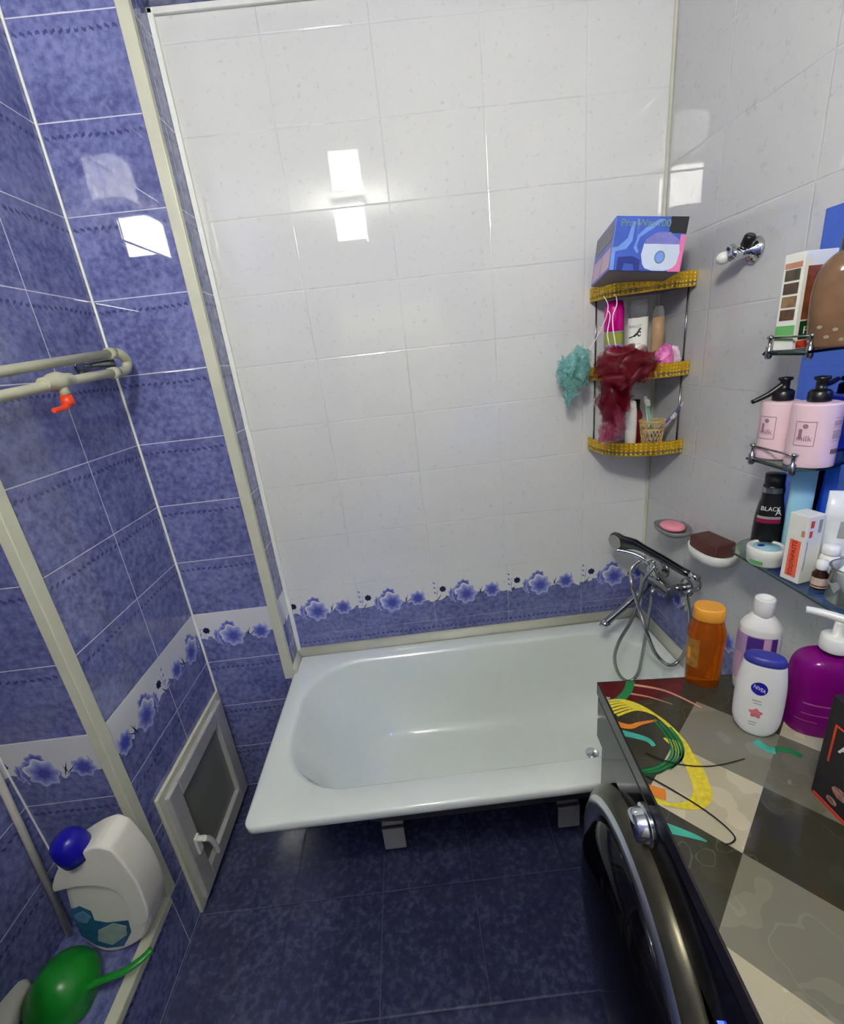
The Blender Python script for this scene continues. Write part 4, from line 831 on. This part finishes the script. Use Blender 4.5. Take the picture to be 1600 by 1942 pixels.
# top shelf things
t = thing('hair_color_box', 'white hair color box with swatches and green stripe at the left of the top shelf', 'box', (.83, .95, 1.65))
b = M(); box(b, (.788, .935, 1.651), (.84, .965, 1.829)); mxr = Matrix.Translation((.816, .944, 0)) @ Matrix.Rotation(math.radians(7), 4, 'Z') @ Matrix.Translation((-.0, -.0, 0))
b.free(); w2, d2, h2 = .07, .042, .176
b = M(); box(b, (-.036, -.021, 1.651), (.036, .021, 1.651 + h2), mx=mxr); obj('carton', b, m_paper, t, .001)
def hp(lo, hi, m, nm, side=0):
    bm = M()
    if side == 0: box(bm, (lo[0], -.0216, 1.651 + lo[1]), (min(hi[0], .035), -.0205, 1.651 + hi[1]), mx=mxr)
    else: box(bm, (-.0366, lo[0] * 1.2, 1.651 + lo[1]), (-.0355, hi[0] * 1.2, 1.651 + hi[1]), mx=mxr)
    obj(nm, bm, m, t)
for k in range(4): hp((-.013, .128 - .024 * k), (.013, .148 - .024 * k), mat('swatch_%d' % k, ((84, 74, 60), (80, 64, 54), (130, 104, 70), (96, 68, 44))[k], .4, var=.4, scale=70), 'swatch', 1)
hp((-.015, .150), (.015, .160), m_peach, 'stripe', 1); hp((-.017, .028), (.017, .046), m_greenp, 'stripe', 1); hp((-.017, .018), (.017, .022), m_greenp, 'stripe', 1)
hp((-.026, .055), (.045, .150), m_brown, 'photo_print'); hp((-.026, .018), (.045, .052), m_dgreen, 'green_print'); hp((-.028, .002), (.0, .016), m_red2, 'price_print')
text('FL', .020, mxr @ Vector((-.008, -.0222, 1.651 + .034)), mxr.to_3x3() @ Vector((1, 0, 0)), (0, 0, 1), m_wp, t)
c = Vector((.805, .790, 1.652)); 
c = Vector((.828, .862, 1.652)); t = thing('perfume_jar', 'large smoky brown glass jar standing on the top shelf', 'jar', c)
B = Bottle(c, smoothprof([(0, .040, .030), (.006, .050, .036), (.05, .055, .040), (.10, .056, .040), (.135, .050, .036), (.155, .036, .028), (.165, .022, .02)]), 2.4, -.3)
obj('body', B.body(M()), mat('smoky_glass', (150, 116, 86), .06, trans=.4, ior=1.3, var=.4, scale=10), t)
obj('lid', lathe(M(), [(.022, .163), (.024, .166), (.024, .19), (0, .192)], c), m_bk, t)
b = M()
for k in range(14): B.oval(b, PI * (1.0 + .07 * k), .014 + .012 * ((k * 7) % 5) / 2, .004, .003, R=.05, wob=.1)
obj('embossed_print', b, mat('emboss', (150, 146, 124), .3, var=.2), t)
# middle shelf pump bottles
def pumpb(label, c, r, h, spout, yaw):
    c = Vector(c); t = thing('pump_bottle', label, 'bottle', c, 'pink pump bottles')
    B = Bottle(c, smoothprof([(0, r * .88, r * .88), (.004, r * .96, r * .96), (.01, r, r), (h - .012, r, r), (h - .004, r * .97, r * .97), (h, r * .85, r * .85), (h + .001, .02, .02)], 4), 2, 0, 40)
    obj('body', B.body(M()), m_pinkb, t)
    b = M(); lathe(b, [(.019, 0), (.0195, .003), (.019, .018), (.015, .022), (.009, .024), (.009, .040), (.013, .042), (.013, .047), (0, .049)], c + Vector((0, 0, h + .001)))
    s = Vector(spout); p0 = c + Vector((0, 0, h + .036)); tube(b, [p0, p0 + s * .5 + Vector((0, 0, -.004)), p0 + s], lambda q: .0075 - .003 * q); obj('pump', b, m_bk, t)
    th = yaw; b = M(); w_ = .017
    for a0, a1, z0, z1 in ((-w_, w_, .045, .0462), (-w_, w_, .092, .0932), (-w_, -w_ + .0012, .045, .093), (w_ - .0012, w_, .045, .093)): B.patch(b, th + a0 / r, th + a1 / r, z0, z1)
    B.oval(b, th, .084, .0045, .0045, R=r); B.patch(b, th - .010 / r, th - .004 / r, .058, .078); obj('label_frame', b, m_print, t)
    B.text('milk', .015, th, .060, m_print, t, r, rot=0);
    return t, B
pumpb('pink pump bottle at the left of the middle shelf with spout pointing left', (.804, .946, 1.4245), .0355, .122, (-.052, .020, -.036), PI * 1.08)
t, B = pumpb('pink pump bottle nearer the viewer with small print panel on the middle shelf', (.812, .868, 1.4245), .0405, .126, (.06, .03, 0), PI * 1.16)
b = M(); th = PI * 1.62; r = .0405
for z0, z1 in ((.098, .0995), (.084, .094), (.080, .0812), (.058, .075), (.053, .0545)): B.patch(b, th - .014 / r, th + .016 / r, z0, z1)
obj('print_panel', b, mat('fineprint', (176, 152, 152), .4, var=.15, scale=300), t); b = M()
for k in range(9): B.patch(b, th + (-.012 + .003 * k) / r, th + (-.0102 + .003 * k) / r, .028, .038, nt=2)
obj('barcode', b, m_bk, t)
# bottom shelf things
ZS = 1.1855
c = Vector((.786, .905, ZS)); t = thing('cream_pot', 'low round white cream pot with green stripe at the left of the bottom glass shelf', 'jar', c)
B = Bottle(c, [(0, .033, .033), (.004, .036, .036), (.022, .037, .037), (.024, .038, .038), (.038, .038, .038), (.042, .035, .035), (.0421, .031, .031), (.039, .030, .030), (.0389, .001, .001)], 2)
obj('body', B.body(M()), m_wp, t); b = M(); B.patch(b, PI * 1.0, PI * 1.25, .006, .015); obj('stripe', b, m_greenp, t)
b = M(); lathe(b, [(.026, .0392), (.026, .0398), (0, .0399)], c); ld = obj('lid_inset', b, m_teal, t); b = M(); lathe(b, [(.008, .040), (.008, .0404), (0, .0405)], c + Vector((-.008, .008, 0)), ratio=.7); obj('lid_badge', b, m_navy, ld)
t = thing('toothpaste_box', 'tall white toothpaste box with orange red panel on the bottom glass shelf', 'box', (.79, .82, ZS))
mxt = Matrix.Translation((.790, .822, 0)) @ Matrix.Rotation(math.radians(10), 4, 'Z')
b = M(); box(b, (-.021, -.0195, ZS), (.021, .0195, ZS + .150), mx=mxt); obj('carton', b, m_paper, t, .0015)
def tp(lo, hi, m, nm, face):
    bm = M()
    if face: box(bm, (-.0216, lo[0], ZS + lo[1]), (-.0205, hi[0], ZS + hi[1]), mx=mxt)
    else: box(bm, (lo[0], -.0201, ZS + lo[1]), (hi[0], -.019, ZS + hi[1]), mx=mxt)
    return obj(nm, bm, m, t)
tp((-.012, .012), (.010, .094), mat('orange_panel', (226, 100, 66), .4), 'orange_panel', 1); 
Xf = mxt.to_3x3() @ Vector((0, -1, 0)); Xs = mxt.to_3x3() @ Vector((1, 0, 0))
text('TOOTHPASTE', .0125, mxt @ Vector((-.0221, -.001, ZS + .053)), (0, 0, 1), mxt.to_3x3() @ Vector((0, 1, 0)), mat('deep_red_print', (160, 36, 24), .4), t)
tp((-.016, .105), (-.010, .118), m_peach, 'small_print', 1)
tp((-.014, .125), (-.006, .140), m_red2, 'red_print', 0); tp((-.014, .104), (-.007, .118), m_red2, 'red_print', 0); tp((.006, .112), (.014, .140), m_grey, 'small_print', 0); tp((-.016, .03), (-.014, .095), m_grey, 'small_print', 0)
c = Vector((.815, .945, ZS)); t = thing('shaving_foam', 'black and silver bottle with crimson stripe standing behind the cream pot', 'bottle', c)
B = Bottle(c, smoothprof([(0, .026, .020), (.004, .029, .023), (.08, .029, .023), (.12, .025, .021), (.14, .021, .019), (.172, .020, .018)]), 2.3, -.4)
obj('body', B.body(M()), m_bk, t); obj('cap', lathe(M(), [(.017, .17), (.019, .173), (.019, .198), (0, .199)], c), m_bk, t)
b = M(); B.patch(b, PI * .9, PI * 1.9, .156, .168); obj('silver_band', b, m_chromed, t); b = M(); B.patch(b, PI * 1.1, PI * 1.7, .096, .102); obj('grey_band', b, m_grey, t); b = M(); B.patch(b, PI * 1.1, PI * 1.7, .086, .096); obj('crimson_band', b, mat('crimson', (128, 16, 60), .4), t)
B.text('BLACK', .014, PI * 1.42, .120, m_wp, t, .026); B.text('A', .020, PI * 1.62, .112, m_wp, t, .026)
c = Vector((.846, .905, ZS)); t = thing('teal_tube', 'pale teal flat tube standing between black bottle and mirror', 'tube', c)
bm = M(); loft(bm, [sring(c, .020, .013, c.z, 2.2, -.3), sring(c, .022, .014, c.z + .02, 2.2, -.3), sring(c, .0235, .010, c.z + .12, 2.4, -.3), sring(c, .024, .002, c.z + .215, 3, -.3)]); obj('body', bm, m_teal, t)
c = Vector((.797, .778, ZS)); t = thing('iodine_bottle', 'little dark brown medicine bottle with white cap between toothpaste box and cotton jar', 'bottle', c)
obj('body', lathe(M(), [(.012, 0), (.0135, .002), (.0135, .034), (.007, .042), (.007, .046)], c), mat('brown_glass', (50, 28, 18), .1, trans=.2), t); obj('cap', lathe(M(), [(.0095, .044), (.010, .046), (.0095, .062), (0, .063)], c), m_wp, t)
B = Bottle(c, [(0, .0135, .0135), (.034, .0135, .0135)], 2); b = M(); B.patch(b, PI * .9, PI * 1.9, .006, .028); obj('label_print', b, mat('buff_label', (196, 178, 160), .5, var=.15, scale=150), t); b = M(); B.patch(b, PI * .9, PI * 1.9, .009, .012, .0014); obj('label_stripe', b, m_brown, t)
c = Vector((.822, .79, ZS)); t = thing('vitamin_bottle', 'white capped small bottle behind the brown medicine bottle', 'bottle', c)
obj('body', lathe(M(), [(.015, 0), (.017, .003), (.017, .06), (.012, .07)], c), m_wp2, t); obj('cap', lathe(M(), [(.014, .069), (.0145, .071), (.014, .088), (0, .089)], c), m_wp, t)
c = Vector((.802, .715, ZS)); t = thing('cotton_jar', 'clear plastic jar filled with white cotton on the bottom glass shelf', 'jar', c)
obj('jar', lathe(M(), [(.036, 0), (.038, .004), (.036, .07), (.038, .074), (.040, .076), (.038, .078), (.034, .074), (.034, .006), (0, .005)], c), m_clear, t)
b = M(); crumple(b, (c.x, c.y, c.z + .042), .034, .034, .036, 21, .25); puff(b, c + Vector((0, 0, .066)), .022, 12, 31, .006); o = obj('cotton', b, mat('cotton', (232, 232, 222), .9, bump=1), t, recalc=False); o['kind'] = 'stuff'
c = Vector((.852, .80, ZS)); t = thing('face_cream_tube', 'large silver white tapering tube leaning against the mirror at the right edge', 'tube', c)
bm = M(); R3 = [sring((c.x, c.y), a, bq, c.z + z, nn, -.5) for z, a, bq, nn in ((0, .020, .016, 2), (.025, .021, .017, 2), (.03, .031, .020, 2.2), (.06, .034, .020, 2.2), (.14, .036, .012, 2.4), (.195, .036, .0025, 3))]; loft(bm, R3); obj('body', bm, mat('pearl_plastic', (214, 218, 214), .3, var=.04), t)
bm = M(); B = Bottle(c, [(0, .020, .016), (.03, .031, .020), (.06, .034, .020), (.14, .036, .012), (.195, .036, .003)], 2.2, -.5); B.patch(bm, PI * 1.2, PI * 1.7, .06, .064); B.patch(bm, PI * 1.25, PI * 1.75, .10, .135); obj('label_print', bm, m_grey, t)

# ---------------- bath mixer and shower ----------------
t = thing('bath_mixer', 'chrome bath mixer tap on the right wall above the tub', 'tap', (XR, 1.38, .88))
b = M(); 
for y in (1.31, 1.45):
    mx = Matrix.Translation((XR, y, .885)) @ Matrix.Rotation(-PI / 2, 4, 'Y'); lathe(b, [(.032, 0), (.030, .008), (.018, .014), (.014, .03), (.014, .055)], mx=mx)
tube(b, [(.815, 1.475, .885), (.815, 1.44, .885), (.81, 1.38, .888), (.815, 1.32, .885), (.815, 1.285, .885)], lambda s: .021 + .006 * math.exp(-((s - .5) / .2) ** 2)); body = obj('body', b, m_chromed, t)
b = M(); lathe(b, [(.023, 0), (.024, .01), (.021, .035), (.012, .042), (0, .044)], (.805, 1.385, .905)); tube(b, [(.80, 1.40, .94), (.77, 1.43, .962), (.735, 1.455, .972), (.705, 1.47, .975)], lambda s: .011 - .003 * s); obj('lever', b, m_chrome, t)
b = M(); tube(b, [(.805, 1.40, .875), (.785, 1.40, .842), (.745, 1.402, .806), (.69, 1.402, .755), (.645, 1.402, .716)], lambda s: .013); sp = obj('spout', b, m_chromed, t)
b = M(); tube(b, [(.652, 1.402, .722), (.634, 1.402, .700)], .0155, 14, smooth=0); obj('aerator', b, m_chrome, sp)
b = M(); tube(b, [(.80, 1.35, .91), (.775, 1.345, .95), (.775, 1.34, .985)], .009); tube(b, [(.76, 1.36, .978), (.775, 1.335, 1.0), (.795, 1.32, .98)], .008); obj('cradle', b, m_chrome, t)
t = thing('hand_shower', 'chrome hand shower resting on the bath mixer with a looping steel hose', 'hand shower', (.77, 1.34, 1.0))
H0, H1, H2, H3 = Vector((.712, 1.475, 1.012)), Vector((.745, 1.41, 1.018)), Vector((.785, 1.31, 1.005)), Vector((.828, 1.215, .985))
dr_ = (H3 - H0).normalized(); fn = Vector((-.70, -.55, -.15)); fn = (fn - dr_ * fn.dot(dr_)).normalized(); sd_ = dr_.cross(fn)
def sect(p, a, bq): return [p + sd_ * a * math.cos(k) + fn * bq * math.sin(k) for k in [2 * PI * i / 20 for i in range(20)]]
path = [(H0 - dr_ * .030, .004, .004), (H0 - dr_ * .026, .018, .010), (H0 - dr_ * .012, .029, .014), (H0 + dr_ * .006, .032, .016), (H0 + dr_ * .026, .029, .017), (H1, .020, .016), (H1 + dr_ * .03, .014, .013), (H2, .0125, .0125), (H3 - dr_ * .03, .0125, .012), (H3, .011, .011)]
b = M(); loft(b, [sect(*p) for p in path]); obj('handle', b, mat('dark_chrome', (92, 94, 92), .14, 1), t)
b = M(); loft(b, [[H0 + dr_ * (.003 + .026 * math.cos(k)) + sd_ * .026 * math.sin(k) + fn * q for k in [2 * PI * i / 24 for i in range(24)]] for q in (.012, .018)]); obj('spray_face', b, m_grey, t)
b = M(); tube(b, [H3 - dr_ * .005, H3 + dr_ * .022], .0125, 12, smooth=0); obj('hose_nut', b, m_chrome, t)
hs = [H3 + dr_ * .02, (.845, 1.20, .945)] + [(0.8088,1.2,0.9336),(0.8252,1.2,0.8453),(0.8282,1.2,0.7553)] + [(0.8215,1.22,0.6687),(0.7835,1.22,0.6485)] + [(0.753,1.25,0.6773),(0.7167,1.25,0.7672)] + [(0.7098,1.3,0.8395),(0.6839,1.3,0.924)] + [(0.6984,1.34,0.9611),(0.7311,1.34,0.9925)]
hs2 = [(0.7775,1.33,0.9715),(0.7458,1.33,0.9278),(0.7295,1.33,0.8605),(0.7063,1.33,0.7686),(0.6628,1.33,0.6802),(0.65,1.33,0.6094),(0.6703,1.33,0.5363),(0.7073,1.33,0.5022),(0.7394,1.33,0.5309),(0.7523,1.33,0.6176),(0.7606,1.33,0.7064),(0.7693,1.33,0.8133),(0.7728,1.33,0.8754)]
b = M(); tube(b, hs, .0062, 10); tube(b, hs2 + [(.80, 1.37, .87)], .0062, 10); obj('hose', b, m_hose, t)
